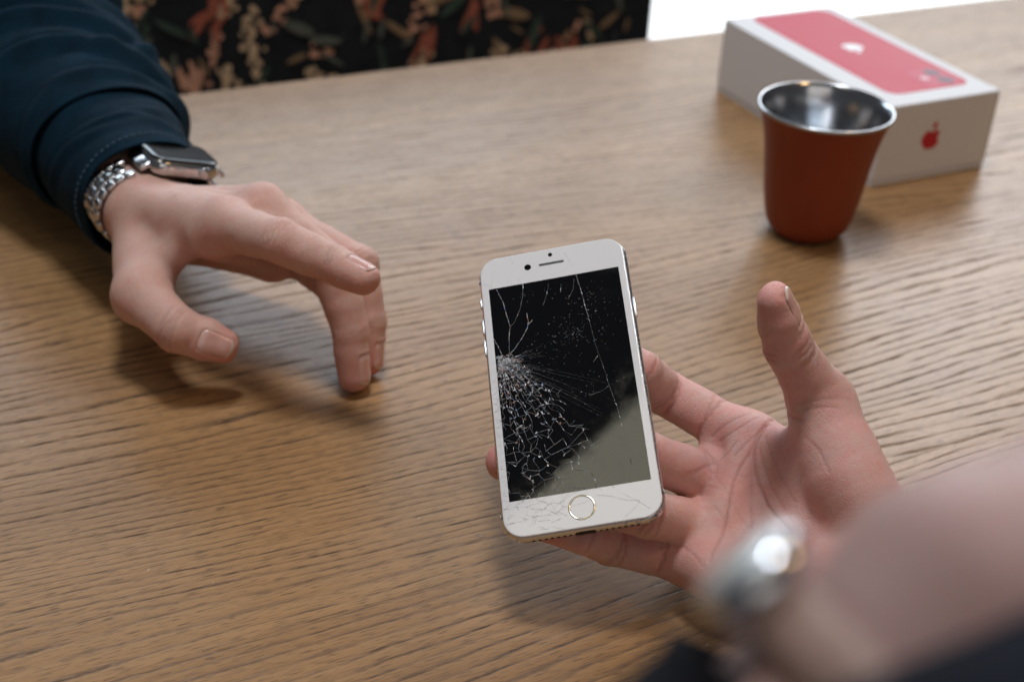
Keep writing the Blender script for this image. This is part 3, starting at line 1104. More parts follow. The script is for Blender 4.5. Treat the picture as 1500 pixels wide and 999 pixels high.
        F.cone(C_ * .6 + T * .4 - n2 * 1.5, T - n2 * 1.0 - d2 * 1, r2 - 1.2, r3 - .8, 3)
        F.cone(B + n0 * 1.2 + n1 * 1.2 - h1 * 2, B + n0 * 1.2 + n1 * 1.2 + h1 * 2, r1 - 2.4, r1 - 2.4, 3)   # knuckle
        total = np.minimum(total, smin(palm, F.v, 7.0))
    d = nrm(TT - TI)
    td = nrm(np.array(th_dors) - d * (np.array(th_dors) @ d))
    tl = np.cross(d, td)
    d0 = nrm(TI - TM)
    td0 = nrm(td - d0 * (td @ d0))
    tl0 = np.cross(d0, td0)
    frames['T'] = [None, (d0, tl0, td0), (d, tl, td)]
    F.v = np.full(F.n, 60.0, np.float32)
    for s_ in (-1, 1):
        F.cone(TM, (TM + TI) / 2 + tl0 * s_, r(12.2), r(10.1), 2)
        F.cone((TM + TI) / 2 + tl0 * s_, TI + tl * s_ * 1.6, r(10.1), r(9.5), 2)
        F.cone(TI + tl * s_ * 1.6, TI * .4 + TT * .6 + tl * s_ * 2.4, r(8.9), r(7.5), 2)
        F.cone(TI * .4 + TT * .6 + tl * s_ * 2.5, TT + tl * s_ * 2.0, r(7.6), r(6.0), 2)
    F.cone(TI * .55 + TT * .45 - td * r(2.0), TT - td * r(1.0) - d * 2, r(7.8), r(6.4), 3)
    F.cone(TI + td * r(1.6), TI + td * r(1.4) + d * 2, r(8.2), r(8.0), 3)
    total = np.minimum(total, smin(palm, F.v, 9.0))
    # webs between the fingers
    F.v = total
    for a_, b_ in (('I', 'M'), ('M', 'R'), ('R', 'P')):
        pa = J[a_ + '1'] * .58 + J[a_ + '2'] * .42
        pb = J[b_ + '1'] * .58 + J[b_ + '2'] * .42
        F.cone(J[a_ + '1'] * .72 + J[a_ + '2'] * .28, J[b_ + '1'] * .72 + J[b_ + '2'] * .28, r(6.0), r(5.6), 5)
    # things pressed on: the phone's back, the table top
    X, Y, Z = F.coords(np.zeros(3, int), F.n)
    if cut:
        F.v = np.maximum(F.v, -cut(X, Y, Z))
    if floor is not None:
        F.v = np.maximum(F.v, (floor - Z))
    # nail beds pressed slightly in
    beds = {}
    for q in nails:
        p0, p1 = (J['TI'], J['TT']) if q == 'T' else (J[q + '3'], J[q + '4'])
        dd, hh, nn = frames[q][2]
        rr = r(7.6 if q == 'T' else {'I': 6.3, 'M': 6.4, 'R': 6.1, 'P': 5.2}[q])
        beds[q] = (p0, p1, dd, hh, nn, rr)
    V, Q = surface_nets(F)
    for _ in range(2):
        V = relax(V, Q, 2, 0.5)
        V = V - F.grad(V) * np.clip(F.sample(V), -.6, .6)[:, None]
    V = relax(V, Q, 1, 0.4)
    G = F.grad(V)
    red = np.zeros(len(V))
    crease = np.zeros(len(V))
    disp = np.zeros(len(V))
    sm = lambda x, a, b: np.clip((x - a) / (b - a), 0, 1) ** 2 * (3 - 2 * np.clip((x - a) / (b - a), 0, 1))
    # finger creases and knuckle wrinkles
    def ring(c, t, dirn, R, depth, sig, tilt=0.0, lat=None, col=0.5, wob=0.0):
        rel = V - c
        dist = np.linalg.norm(rel, axis=1)
        m = dist < R * 1.9
        s_ = rel[m] @ t
        if lat is not None:
            la = rel[m] @ lat
            s_ = s_ + tilt * la + wob * np.sin(la * 1.3 + c[0])
        fac = np.exp(-(s_ / sig) ** 2) * sm(rel[m] @ dirn, 0.05 * R, 0.7 * R) * sm(-dist[m], -1.7 * R, -1.35 * R)
        fac = fac * sm(G[m] @ dirn, 0.0, 0.45)
        disp[m] -= depth * fac
        crease[m] = np.maximum(crease[m], fac * col)
    hr = np.random.default_rng(5)
    for q in 'IMRP':
        A, B, C_, T = (J[q + i] for i in '1234')
        (d0_, h0, n0), (d1_, h1, n1), (d2_, h2, n2) = frames[q]
        bis1, bis2 = nrm(d0_ + d1_), nrm(d1_ + d2_)
        nb1, nb2 = nrm(n0 + n1), nrm(n1 + n2)
        R1, R2 = r(fr[q][1]), r(fr[q][2])
        ring(A * .60 + B * .40, d0_, -n0, r(fr[q][0]), .40, .8, .12, h0, .55, .25)
        ring(A * .56 + B * .44, d0_, -n0, r(fr[q][0]), .22, .7, -.16, h0, .35, .25)
        for o_, dp in ((-1.3, .34), (.9, .38), (2.4, .18)):
            ring(B + bis1 * o_, bis1, -nb1, R1, dp, .65, .10 * o_, h1, .55, .3)
        ring(C_, bis2, -nb2, R2, .36, .65, .05, h2, .55, .2)
        for o_ in (-4.2, -2.6, -1.1, .5, 2.0, 3.6):
            ring(B + bis1 * (o_ + hr.uniform(-.3, .3)), bis1, nb1, R1, wrinkle * hr.uniform(.14, .30), .55, hr.uniform(-.12, .12), h1, .30, .35)
        for o_ in (-1.6, -.3, 1.0):
            ring(C_ + bis2 * o_, bis2, nb2, R2, wrinkle * hr.uniform(.12, .24), .5, hr.uniform(-.1, .1), h2, .3, .25)
    bis = nrm(d0 + d)
    for o_, dp in ((-.6, .5), (2.2, .28)):
        ring(TI + bis * o_, bis, -td, r(9.6), dp, .75, .12, tl, .6)
    for o_ in (-4.5, -3, -1.5, 0.0, 1.6, 3.2):
        ring(TI + bis * o_, bis, td, r(9.6), wrinkle * hr.uniform(.16, .34), .65, hr.uniform(-.14, .14), tl, .4, .15)
    ring(TM + d0 * 4, d0, -td0, r(12), .45, .9, .15, tl0, .5)
    # palm lines: polylines on the palm side
    palmar = sm(-(G @ N), 0.0, 0.35)
    for pl, depth, sig in palm_lines:
        P_ = np.array(pl, float)
        best = np.full(len(V), 1e9)
        for p0, p1 in zip(P_, P_[1:]):
            dv = p1 - p0
            t = np.clip((V - p0) @ dv / (dv @ dv), 0, 1)
            rel = V - p0 - t[:, None] * dv
            rel -= np.outer(rel @ N, N) * .8
            best = np.minimum(best, np.linalg.norm(rel, axis=1))
        fac = np.exp(-(best / sig) ** 2) * palmar
        disp -= depth * fac
        crease = np.maximum(crease, fac * min(1.0, depth * 1.1))
    # veins on the back of the hand
    dorsal = sm(G @ N, 0.1, 0.5)
    for a_, b_, wv in (('I1', 'M1', .5), ('M1', 'R1', .42), ('R1', 'P1', .55), ('I1', 'TM', .5)):
        e_ = J[a_] * (1 - wv) + J[b_] * wv - D * 6
        st = W + D * 16 + Lr * {'I1': 9, 'M1': 1, 'R1': -8}[a_]
        pts_ = [st + (e_ - st) * t + Lr * 2.6 * math.sin(5 * t + wv * 9) for t in np.linspace(0, 1, 7)]
        best = np.full(len(V), 1e9)
        for p0, p1 in zip(pts_, pts_[1:]):
            dv = p1 - p0
            t = np.clip((V - p0) @ dv / (dv @ dv), 0, 1)
            rel = V - p0 - t[:, None] * dv
            rel -= np.outer(rel @ N, N)
            best = np.minimum(best, np.linalg.norm(rel, axis=1))
        disp += .42 * wrinkle * np.exp(-(best / 1.7) ** 2) * dorsal
    # slow unevenness so that nothing is turned on a lathe
    for fq, am in ((.09, .28), (.21, .14), (.5, .06)):
        a_ = hr.normal(0, 1, (6, 3)) * fq
        ph_ = hr.uniform(0, 6.28, 6)
        disp += am * np.sin(V @ a_.T + ph_).mean(1) * 1.6
    # redness: fingertips, knuckles, palm
    for q in 'TIMRP':
        tip = J['TT'] if q == 'T' else J[q + '4']
        red += .55 * np.exp(-(np.linalg.norm(V - tip, axis=1) / r(11)) ** 2)
        if q != 'T':
            red += .45 * np.exp(-(np.linalg.norm(V - J[q + '2'], axis=1) / r(10)) ** 2) * sm(G @ N, -.2, .6)
            red += .45 * np.exp(-(np.linalg.norm(V - J[q + '1'] - N * r(8), axis=1) / r(9)) ** 2)
    red += .40 * palmar * (1 - np.exp(-(np.linalg.norm(V - mid, axis=1) / r(22)) ** 2) * .6)
    # nail fold: a shallow seat under each nail
    for q, (p0, p1, dd, hh, nn, rr) in beds.items():
        rel = V - p0
        L = np.linalg.norm(p1 - p0)
        s_, u_ = rel @ dd, rel @ hh
        up = rel @ nn
        n0_, n1_ = L * .48, L + rr * .56
        inside = sm(s_, n0_ - .6, n0_ + .5) * sm(-np.abs(u_), -rr * .78, -rr * .60) * sm(up, 0, rr * .4) * sm(-s_, -n1_ - 1, -n1_ + 1)
        rim = np.exp(-((s_ - n0_ + 1.0) / 1.0) ** 2) * sm(-np.abs(u_), -rr * 1.0, -rr * .7) * sm(up, 0, rr * .4)
        disp -= .55 * inside
        disp += .30 * rim
    V2 = V + G * disp[:, None]
    skin_o = mesh_obj(name, V2 * mm, Q, skin, parent, True, {'red': np.clip(red, 0, 1), 'crease': np.clip(crease, 0, 1)})
    for q, (p0, p1, dd, hh, nn, rr) in beds.items():
        L = np.linalg.norm(p1 - p0)
        n0_, n1_ = L * .46, L + rr * .58
        nu, nv = 13, 15
        NV, AL = [], []
        for layer in (0, 1):
            for iv in range(nv):
                v_ = iv / (nv - 1)
                for iu in range(nu):
                    u_ = -1 + 2 * iu / (nu - 1)
                    s_ = n0_ + 2.2 * u_ ** 4 + 1.0 * u_ * u_ + (n1_ - n0_ - 2.4 * u_ * u_ - 3.0 * u_ ** 4) * v_
                    ang = u_ * .74
                    dr = nn * math.cos(ang) + hh * math.sin(ang)
                    NV.append((p0 + dd * min(s_, L + rr * .55), dr, s_ - min(s_, L + rr * .55), v_, u_, layer))
        base = np.array([q_[0] for q_ in NV])
        dr = np.array([q_[1] for q_ in NV])
        lo_, hi_ = np.zeros(len(NV)), np.full(len(NV), rr * 2.2)
        for _ in range(18):
            md = (lo_ + hi_) / 2
            ins = F.sample(base + dr * md[:, None]) < 0
            lo_ = np.where(ins, md, lo_)
            hi_ = np.where(ins, hi_, md)
        R_ = lo_.copy()
        P_ = []
        for i, (b, dd_, ex, v_, u_, layer) in enumerate(NV):
            lift = -.10 + .24 * math.sin(math.pi * min(v_ * 1.2 + .02, 1) * .5) - .35 * max(0, abs(u_) - .8) / .2 - .4 * max(0, .10 - v_) / .10
            P_.append(b + dd_ * (R_[i] + lift - .32 * layer) + dd * ex + nn * (-.04 * ex))
            AL.append(v_)
        Fq = []
        n1 = nu * nv
        for iv in range(nv - 1):
            for iu in range(nu - 1):
                a_ = iv * nu + iu
                f_ = (a_, a_ + 1, a_ + nu + 1, a_ + nu)
                Fq.append(f_)
                Fq.append(tuple(n1 + i_ for i_ in reversed(f_)))
        for iu in range(nu - 1):
            for a_, b_ in ((iu, iu + 1), ((nv - 1) * nu + iu + 1, (nv - 1) * nu + iu)):
                Fq.append((b_, a_, n1 + a_, n1 + b_))
        for iv in range(nv - 1):
            for a_, b_ in (((iv + 1) * nu, iv * nu), (iv * nu + nu - 1, (iv + 1) * nu + nu - 1)):
                Fq.append((b_, a_, n1 + a_, n1 + b_))
        no = mesh_obj('fingernail', np.array(P_) * mm, Fq, M['nail'], skin_o, True, {'along': AL})
        bm = bmesh.new()
        bm.from_mesh(no.data)
        bmesh.ops.recalc_face_normals(bm, faces=bm.faces[:])
        bm.to_mesh(no.data)
        bm.free()
    return skin_o, dict(D=D, L=Lr, N=N, E=E_)


def sleeve(name, axis, radii, mat, parent, folds=(), hem=True, nth=120, lat=None, flat=(1.0, 1.0), seed=1, thick=1.1):
    """cloth tube along an axis (mm points), radii per point, with folds (s mm, slope, theta0, width, height)"""
    A = np.array(axis, float)
    seg = np.linalg.norm(np.diff(A, axis=0), axis=1)
    cum = np.concatenate([[0], np.cumsum(seg)])
    Lt = cum[-1]
    ns = int(Lt / 1.6)
    ss = np.linspace(0, Lt, ns)
    P = np.stack([np.interp(ss, cum, A[:, i]) for i in range(3)], 1)
    for _ in range(10):
        P[1:-1] = .25 * P[:-2] + .5 * P[1:-1] + .25 * P[2:]
    rr = np.interp(ss, cum, radii)
    T = np.gradient(P, axis=0)
    T /= np.linalg.norm(T, axis=1, keepdims=True)
    up0 = np.array([0, 0, 1.0])
    X_ = np.cross(T, up0)
    X_ /= np.linalg.norm(X_, axis=1, keepdims=True)
    Y_ = np.cross(X_, T)
    th = np.linspace(0, 2 * np.pi, nth, endpoint=False)
    sr = np.random.default_rng(seed)
    S2, T2 = np.meshgrid(ss, th, indexing='ij')
    R_ = rr[:, None] + 0 * T2
    for s0, slope, t0, w, h in folds:
        c_ = s0 + slope * np.sin(T2 - t0) + 3 * np.sin(2 * T2 + t0 * 3)
        ext = np.clip(.15 + .85 * np.cos(T2 - t0), 0, 1) ** 1.3
        u_ = (S2 - c_) / w
        R_ += h * ext * (np.exp(-u_ ** 2) - .75 * np.exp(-((u_ - 1.25) / .55) ** 2) - .35 * np.exp(-((u_ + 1.9) / .9) ** 2))
    for _ in range(14):
        fs_, ft = sr.uniform(.02, .12), sr.integers(1, 5)
        R_ += .35 * np.sin(S2 * fs_ * 1.4 + ft * T2 + sr.uniform(0, 6.28))
    if hem:
        R_ -= 1.2 * np.exp(-((S2 - 3.5) / 1.0) ** 2) * 0.35
        R_ += .5 * np.exp(-((S2 - 1.2) / 1.2) ** 2)
    outer = P[:, None, :] + R_[:, :, None] * (flat[0] * np.cos(T2)[:, :, None] * X_[:, None, :] + flat[1] * np.sin(T2)[:, :, None] * Y_[:, None, :])
    inner = P[:, None, :] + (R_ - thick)[:, :, None] * (flat[0] * np.cos(T2)[:, :, None] * X_[:, None, :] + flat[1] * np.sin(T2)[:, :, None] * Y_[:, None, :])
    nin = min(ns, 16)
    V = np.concatenate([inner[:nin][::-1].reshape(-1, 3), outer.reshape(-1, 3)])
    V[:, 2] = np.maximum(V[:, 2], 0.5)
    n = ns + nin
    F_ = []
    for i in range(n - 1):
        for j in range(nth):
            k2 = (j + 1) % nth
            F_.append((i * nth + j, i * nth + k2, (i + 1) * nth + k2, (i + 1) * nth + j))
    F_.append(tuple((n - 1) * nth + j for j in range(nth)))
    o = mesh_obj(name, V * mm, F_, mat, parent)
    bm = bmesh.new()
    bm.from_mesh(o.data)
    bmesh.ops.recalc_face_normals(bm, faces=bm.faces[:])
    bm.to_mesh(o.data)
    bm.free()
    return o


# --- first person: left hand leaning on its fingertips
LH = {'W': [-205.3, 703.2, 46.9], 'TC': [-198.4, 671.8, 47.0], 'TM': [-189.5, 626.8, 41.0], 'TI': [-165.5, 600.5, 37.8], 'TT': [-142.5, 600.7, 29.3],
      'I1': [-145.3, 634.7, 80.1], 'I2': [-113.1, 602.6, 88.6], 'I3': [-88.3, 599.5, 80.7], 'I4': [-71.7, 590.9, 77.8],
      'M1': [-130.8, 654.5, 79.1], 'M2': [-91.7, 632.0, 60.1], 'M3': [-82.2, 620.1, 30.1], 'M4': [-79.0, 612.0, 8.5],
      'R1': [-123.2, 669.6, 64.0], 'R2': [-81.9, 649.6, 53.5], 'R3': [-74.6, 636.4, 27.4], 'R4': [-73.5, 628.0, 8.4],
      'P1': [-121.3, 680.1, 44.1], 'P2': [-95.5, 654.7, 35.8], 'P3': [-85.4, 643.2, 19.7], 'P4': [-82.2, 637.5, 3.0]}
pa = empty('person', (0, 0, 0), None, 'person in a dark teal sleeve resting a left hand on bent fingertips on the table', 'person')
ELB_A = (-0.561, 0.827, 0.0)
arm_a, fa = make_hand('arm', LH, 'L', ELB_A, 170, (0.15, -0.9, 0.45), pa, M['skin_a'], 1.08, 0.9, fore_r=(21, 22), wrist=(13.5, 18.0, (5, 3, -1)), wrinkle=1.35, twist={'I': -0.5})
PWA = np.array([-199.0, 703.0, 51.0])
EA = nrm(ELB_A)
ax = lambda s_, dz=0.0: PWA + EA * s_ + np.array([0, 0, dz])
sl_o = sleeve('sleeve', [ax(76, 4), ax(120, 8), ax(200, 12), ax(330, 30), ax(460, 60)], [47.5, 56, 62, 68, 74], M['cloth'], pa,
              folds=[(13, 10, 0.6, 4, 3.5), (9, -6, 3.6, 4, 2), (40, 26, 1.2, 6, 6), (62, -22, .3, 5, 4), (84, 38, 1.5, 7, 7), (105, 20, .1, 6, 5), (128, 44, 1.9, 8, 7),
                     (150, -30, .8, 7, 5), (180, 40, 1.0, 9, 8), (225, 40, 1.6, 10, 7), (270, -34, .6, 10, 7)],
              seed=3, flat=(1.0, .88))
sleeve('cuff', [ax(14, 0.5), ax(46, 2), ax(108, 6)], [37.6, 40.5, 44], M['cloth'], sl_o, folds=[(26, 8, 1.2, 5, 1.6), (44, -7, .5, 5, 1.8), (34, 10, 2.6, 4, 1.5)], seed=4, flat=(1.0, .95))

M['thread'] = plain('blue_thread', (0.03, 0.07, 0.11), 0.8)
bm = bmesh.new()
for i in range(64):
    th = 2 * math.pi * i / 64
    T_ = Vector(EA)
    X_ = T_.cross(Vector((0, 0, 1))).normalized()
    Y_ = X_.cross(T_)
    c_ = Vector(ax(20, .8)) + X_ * math.cos(th) * 39.1 + Y_ * math.sin(th) * 37.2
    tg = (-X_ * math.sin(th) + Y_ * math.cos(th)).normalized()
    nr = T_.cross(tg)
    mt_ = Matrix.Translation(c_ * mm) @ Matrix(((tg.x, T_.x, nr.x), (tg.y, T_.y, nr.y), (tg.z, T_.z, nr.z))).to_4x4() @ Matrix.Diagonal((2.6 * mm, .7 * mm, .7 * mm, 1))
    if c_.z > 2:
        bmesh.ops.create_cube(bm, size=1, matrix=mt_)
o = bm_obj('stitching', bm, M['thread'], sl_o)
o['kind'] = 'stuff'

# --- second person: open right hand under the phone, left forearm close to the camera
RH = {'W': [153.2, 439.0, 42.5], 'TC': [144.2, 462.0, 61.0], 'TM': [129.6, 497.1, 83.0], 'TI': [110.7, 495.0, 111.2], 'TT': [102.9, 493.4, 132.7],
      'I1': [105.2, 517.1, 49.0], 'I2': [68.6, 538.3, 57.9], 'I3': [57.4, 525.0, 76.2], 'I4': [42.2, 534.0, 79.7],
      'M1': [95.5, 508.0, 30.6], 'M2': [59.5, 489.8, 56.0], 'M3': [26.6, 492.0, 50.2], 'M4': [-1.2, 492.9, 46.6],
      'R1': [88.0, 491.1, 19.9], 'R2': [59.9, 466.1, 44.1], 'R3': [33.2, 474.4, 42.3], 'R4': [14.8, 478.9, 42.0],
      'P1': [81.6, 471.3, 15.6], 'P2': [46.6, 472.1, 22.2], 'P3': [34.8, 460.4, 35.2], 'P4': [18.6, 465.0, 35.6]}
pRm = np.array(PH_R)
pTm = np.array(PH_T) * 1000


def phone_sdf(X, Y, Z):
    dx, dy, dz = X - pTm[0], Y - pTm[1], Z - pTm[2]
    l = [pRm[0, i] * dx + pRm[1, i] * dy + pRm[2, i] * dz for i in range(3)]
    q = [np.abs(l[0]) - PW / 2 + 2.5, np.abs(l[1]) - PHH / 2 + 2.5, np.abs(l[2] + PT / 2) - PT / 2 + 2.5]
    return np.sqrt(sum(np.maximum(t, 0) ** 2 for t in q)) + np.minimum(np.maximum(np.maximum(q[0], q[1]), q[2]), 0) - 2.5 - 0.15


M['skin_shaded'] = skin_material('shaded_skin_of_near_wrist', (0.40, 0.255, 0.23), (0.44, 0.21, 0.18), (0.2, 0.08, 0.06))  # darker tone puts the shade on the near wrist into its skin colour
PALM_LINES = [
    ([(113.7, 509.7, 64.8), (108.7, 502.0, 64.5), (105.8, 498.0, 61.4), (104.6, 494.0, 57.8), (105.3, 489.5, 53.6), (107.1, 484.6, 48.5), (110.0, 476.2, 44.7), (113.5, 467.4, 44.3), (117.3, 459.0, 44.8)], 0.64, 0.72),  # thumb fold
    ([(74.8, 486.0, 45.8), (80.3, 489.1, 49.7), (87.0, 495.1, 49.3), (92.1, 498.8, 50.6), (95.2, 499.5, 54.6), (97.8, 500.9, 58.1)], 0.42, 0.58),  # upper fold
    ([(110.1, 504.7, 65.5), (105.2, 498.4, 61.4), (102.4, 493.6, 56.8), (99.0, 490.0, 53.2), (96.2, 484.9, 48.9), (95.0, 479.0, 44.7), (93.8, 472.4, 39.6), (90.3, 462.9, 35.4), (85.6, 452.9, 31.9)], 0.51, 0.61),  # middle fold
    ([(103.0, 493.3, 56.7), (104.2, 488.6, 52.4), (104.3, 482.3, 46.0), (103.6, 473.3, 39.7), (100.9, 459.5, 37.3), (97.4, 449.4, 36.3)], 0.26, 0.58),  # small line
    ([(92.5, 508.9, 52.8), (96.1, 507.3, 58.2), (101.5, 506.8, 63.5), (107.0, 508.9, 66.0)], 0.38, 0.65),  # small line
    ([(97.0, 495.3, 55.2), (100.8, 497.8, 59.0), (105.6, 500.2, 62.6), (111.2, 504.8, 65.5)], 0.38, 0.65),  # small line
    ([(89.2, 511.7, 52.8), (93.5, 511.8, 58.8), (99.0, 512.6, 62.9), (104.1, 513.4, 64.9)], 0.38, 0.65),  # small line
    ([(87.3, 493.0, 48.0), (92.3, 484.1, 47.0), (96.4, 476.9, 42.8), (100.7, 471.7, 38.2), (104.9, 463.5, 38.2)], 0.21, 0.43),  # small line
    ([(80.6, 488.2, 42.0), (86.3, 488.6, 43.3), (91.2, 483.4, 46.1), (96.1, 480.0, 45.4)], 0.21, 0.43),  # small line
    ([(77.8, 475.5, 42.5), (84.0, 478.3, 40.1), (89.9, 474.8, 41.1)], 0.21, 0.43),  # small line
    ([(88.3, 477.4, 41.8), (92.7, 471.8, 39.3), (96.2, 463.2, 35.7)], 0.21, 0.43),  # small line
    ([(106.8, 496.7, 61.0), (108.5, 489.9, 55.3), (111.7, 481.1, 49.7), (116.2, 469.5, 47.1)], 0.24, 0.58),  # small line
    ([(109.6, 498.6, 63.3), (111.5, 490.8, 59.1), (115.0, 481.5, 54.9), (119.6, 470.4, 51.3)], 0.24, 0.58),  # small line
    ([(119.2, 485.3, 89.4), (125.3, 484.0, 92.0), (132.5, 485.4, 92.9), (138.8, 487.7, 91.2)], 0.27, 0.58),  # small line
    ([(116.4, 492.4, 77.8), (120.5, 483.9, 87.1), (126.5, 482.4, 89.9), (133.0, 482.3, 90.4)], 0.27, 0.58),  # small line
    ([(121.0, 478.1, 78.4), (125.3, 469.4, 78.0), (128.2, 460.5, 74.6)], 0.27, 0.58),  # small line
    ([(75.6, 464.5, 29.5), (79.4, 457.8, 30.9), (83.0, 451.7, 29.8)], 0.24, 0.50),  # small line
    ([(66.4, 465.3, 31.1), (68.1, 465.3, 26.1), (68.8, 462.4, 22.7)], 0.24, 0.50),  # small line
]
pb = empty('person', (0, 0, 0), None, 'person holding out an open right palm with the cracked phone resting on its fingers', 'person')
ELB_B = (0.64, -0.75, 0.12)
arm_b, fb = make_hand('arm', RH, 'R', ELB_B, 190, (0.93, -0.19, 0.17), pb, M['skin_b'], 1.0, 0.9, cut=phone_sdf, palm_lines=PALM_LINES, fore_r=(21, 25), wrinkle=1.3)
PWB = np.array(RH['W'])
EB = nrm(ELB_B)
sleeve('sleeve', [PWB + EB * 55, PWB + EB * 160, PWB + EB * 300 + np.array([0, 0, 30])], [38, 42, 52], M['cloth_navy'], pb, folds=[(30, 10, 1, 8, 3), (70, 12, 2, 9, 4), (120, 16, 1, 10, 4)], seed=9)


def relaxed_hand(Wp, D, N, side, sc=1.0, curl=0.5):
    """joints of a loosely curled hand from wrist, pointing direction and back-of-hand direction"""
    D = nrm(D)
    N = nrm(np.array(N) - D * (np.array(N) @ D))
    L = np.cross(N, D) if side == 'L' else np.cross(D, N)
    L = -L if False else L
    # radial direction: for a right hand N = D x L, for a left hand N = L x D
    L = np.cross(N, D) if side == 'R' else np.cross(D, N)
    J = {'W': np.array(Wp, float)}
    base = {'I': (26, 89), 'M': (4, 91), 'R': (-16, 85), 'P': (-34, 75)}
    bl = {'I': (44, 25, 18), 'M': (48, 29, 19), 'R': (45, 28, 19), 'P': (35, 21, 17)}
    for q in 'IMRP':
        p = J['W'] + sc * (L * base[q][0] + D * base[q][1])
        J[q + '1'] = p
        a = 0.35
        for i in range(3):
            a += curl * (1.0 if i else .7)
            p = p + sc * bl[q][i] * (D * math.cos(a) - N * math.sin(a))
            J[q + str(i + 2)] = p
    J['TC'] = J['W'] + sc * (L * 22 + D * 20 - N * 8)
    J['TM'] = J['TC'] + sc * (L * 20 + D * 36 - N * 14)
    J['TI'] = J['TM'] + sc * (L * 2 + D * 32 - N * 10)
    J['TT'] = J['TI'] + sc * (-L * 4 + D * 22 - N * 4)
    return J


NW = np.array([58.161, 140.916, 276.815])
ND = nrm([0.840, 0.277, 0.463])
NN = nrm([-0.540, 0.431, 0.721])
NE = nrm([-0.679, -0.375, -0.627])
NE2 = nrm([-0.244, -0.496, -0.829])
JN = relaxed_hand(NW, ND, NN, 'L', 0.92)
pc = empty('person', (0, 0, 0), None, 'person at bottom right shown only as a blurred wrist with black sleeve', 'person')
arm_c, fc = make_hand('arm', JN, 'L', NE + NE2 * .4, 100, (0, 0, 1), pc, M['skin_shaded'], 0.9, 1.5, fore_r=(20, 24), floor=None)
sleeve('sleeve', [NW + NE * 17, NW + NE * 20 + NE2 * 7, NW + NE * 21 + NE2 * 60, NW + NE * 21 + NE2 * 180], [18.5, 20, 24, 36], M['cloth_dark'], pc, folds=[(20, 6, 1, 6, 2), (50, 10, 2, 8, 3)], seed=12, nth=72, flat=(1.28, .96))

sleeve('sleeve', [(32.6, 83.2, 248.5), (54.7, 91.4, 262.3), (88.0, 107.9, 270.3)], [37, 38, 42], M['cloth_night'], pc, folds=[(18, 6, 1, 6, 2)], seed=21, nth=72)

# ------------------------------------------------------------------ wrist watch of the first person
WR = np.array([[0.7972, 0.5613, -0.2225], [0.5342, -0.8274, -0.1731], [-0.2813, 0.0192, -0.9594]])
WR = WR @ np.diag([1, -1, -1])          # x along the strap, y towards the elbow, z out of the glass
WT = np.array([-0.1880, 0.7160, 0.0810])
watch = empty('watch', WT, WR, 'smart watch with dark square glass and a steel link bracelet on the teal sleeved wrist', 'watch')
cw, ch, ct = 40.4, 34.4, 10.2
cp = []
for i in range(9):
    a = math.pi * i / 8
    cp.append((2.6 * (1 - math.sin(a)), -0.6 - (ct - 1.2) / 2 * (1 - math.cos(a))))
loft_rrect('case', cw, ch, 9.0, cp, M['steel'], watch, 10, mm)
loft_rrect('glass', cw - 2.2, ch - 2.2, 8.2, [(2.2, 0.35), (1.0, 0.16), (0.35, -0.25), (0.0, -1.2)], M['watch_glass'], watch, 10, mm)
lathe_o = lathe('crown', [(0, 0), (3.2, 0), (3.4, .3), (3.4, 1.2), (3.1, 1.6), (0, 1.7)], M['steel_brushed'], watch, 40)
lathe_o.data.transform(Matrix.Scale(mm, 4))
lathe_o.rotation_euler = (math.pi / 2, 0, 0)
lathe_o.location = (9.2 * mm, (-ch / 2 + .2) * mm, -5.0 * mm)
o = bm_obj('side_button', box_bm(10 * mm, 1.0 * mm, 2.6 * mm, (-7.5 * mm, (-ch / 2 - .05) * mm, -5.0 * mm), .4 * mm, 2), M['steel'], watch)
# bracelet: rows of three polished links on an oval round the wrist
oa, ob = 37.0, 25.0                       # half axes, across and through the wrist (mm)
oc = (-6.0, -ob - 7.0)                     # oval centre in watch x, z
lm_side = box_bm(5.6 * mm, 5.8 * mm, 2.9 * mm, (0, 0, 0), 1.2 * mm, 3)
lm_mid = box_bm(5.8 * mm, 10.4 * mm, 3.2 * mm, (0, 0, 0), 1.3 * mm, 3)
me_s, me_m = bpy.data.meshes.new('link'), bpy.data.meshes.new('link')
lm_side.to_mesh(me_s)
lm_mid.to_mesh(me_m)
for me in (me_s, me_m):
    me.polygons.foreach_set('use_smooth', [True] * len(me.polygons))
    me.materials.append(M['steel'])
dth = 0.001
th_list, acc, t = [], 0.0, math.radians(128)
row = 0
while t < math.radians(412):
    x, z = oc[0] + oa * math.cos(t), oc[1] + ob * math.sin(t)
    tx, tz = -oa * math.sin(t), ob * math.cos(t)
    ln = math.hypot(tx, tz)
    ang = math.atan2(tz, tx)
    for me, ys in ((me_s, (-8.5, 8.5)), (me_m, (0.0,))):
        for y in ys:
            sh = 3.1 if me is me_m else 0.0
            px, pz = x + tx / ln * sh, z + tz / ln * sh
            l_ = bpy.data.objects.new('link', me)
            COL.objects.link(l_)
            l_.parent = watch
            l_.location = (px * mm, y * mm, pz * mm)
            l_.rotation_euler = (0, -ang, 0)
    t += 6.2 / ln
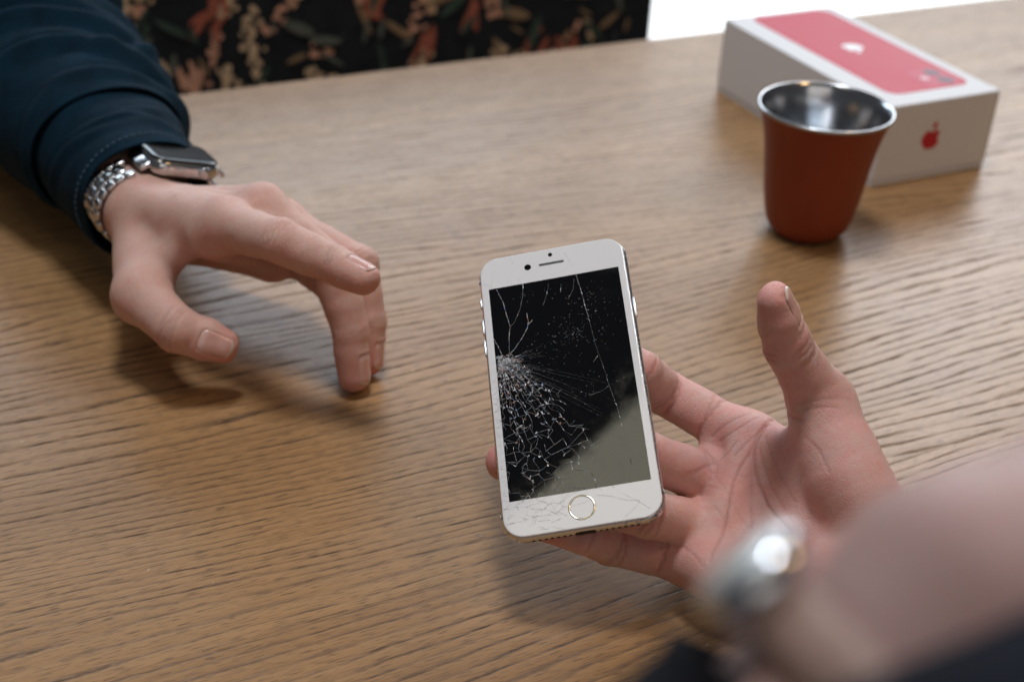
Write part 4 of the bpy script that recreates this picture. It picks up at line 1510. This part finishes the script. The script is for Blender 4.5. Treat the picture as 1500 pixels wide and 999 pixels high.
for sgn in (-1, 1):
    o = bm_obj('end_link', box_bm(7.5 * mm, 21 * mm, 3.4 * mm, (0, 0, 0), 1.3 * mm, 3), M['steel'], watch)
    o.location = (sgn * (cw / 2 + 1.2) * mm, 0, -6.6 * mm)
    o.rotation_euler = (0, sgn * 0.55, 0)

# ------------------------------------------------------------------ watch on the near wrist
nw = empty('watch', (NW + NE * 13) * mm, None, 'small silver watch on a tan strap on the blurred wrist nearest the camera', 'watch')
bd = -NE
fx = nrm(fc['L'] - bd * (fc['L'] @ bd))
fz = nrm(fc['N'] - bd * (fc['N'] @ bd) - fx * (fc['N'] @ fx))
V, Fq = [], []
nn = 72
sec = [(-4.2, 0), (-4.4, .8), (-3.6, 1.6), (3.6, 1.6), (4.4, .8), (4.2, 0)]
for i in range(nn):
    t = 2 * math.pi * i / nn
    for a_, h_ in sec:
        p = fx * (27.0 + h_) * math.cos(t) + fz * (18.6 + h_) * math.sin(t) + bd * a_
        V.append(tuple(p * mm))
m_ = len(sec)
for i in range(nn):
    for j in range(m_):
        a_, b_ = i * m_ + j, i * m_ + (j + 1) % m_
        c_, d_ = ((i + 1) % nn) * m_ + (j + 1) % m_, ((i + 1) % nn) * m_ + j
        Fq.append((a_, b_, c_, d_))
M['silver_dial'] = plain('silver_dial', (0.75, 0.76, 0.74), 0.25, 0.6, 0.05, 200)
M['strap'] = plain('tan_leather_strap', (0.30, 0.19, 0.15), 0.55, 0, 0.2, 300)
mesh_obj('strap', V, Fq, M['strap'], nw)
Rm = Matrix(np.stack([fx, np.cross(fz, fx), fz], 1).tolist()).to_4x4()
for nm_, pr_, mt_ in (('case', [(0, 0), (7.5, 0), (8.4, .8), (8.7, 2.6), (8.4, 4.4), (7.8, 5.4), (7.0, 5.8), (0, 5.8)], 'steel'), ('glass', [(6.9, 5.8), (6.6, 6.2), (4, 6.5), (0, 6.6)], 'silver_dial')):
    lo_ = lathe(nm_, pr_, M[mt_], nw, 64)
    lo_.data.transform(Matrix.Scale(mm, 4))
    lo_.matrix_local = Matrix.Translation(Vector(fz * 19.6 * mm)) @ Rm
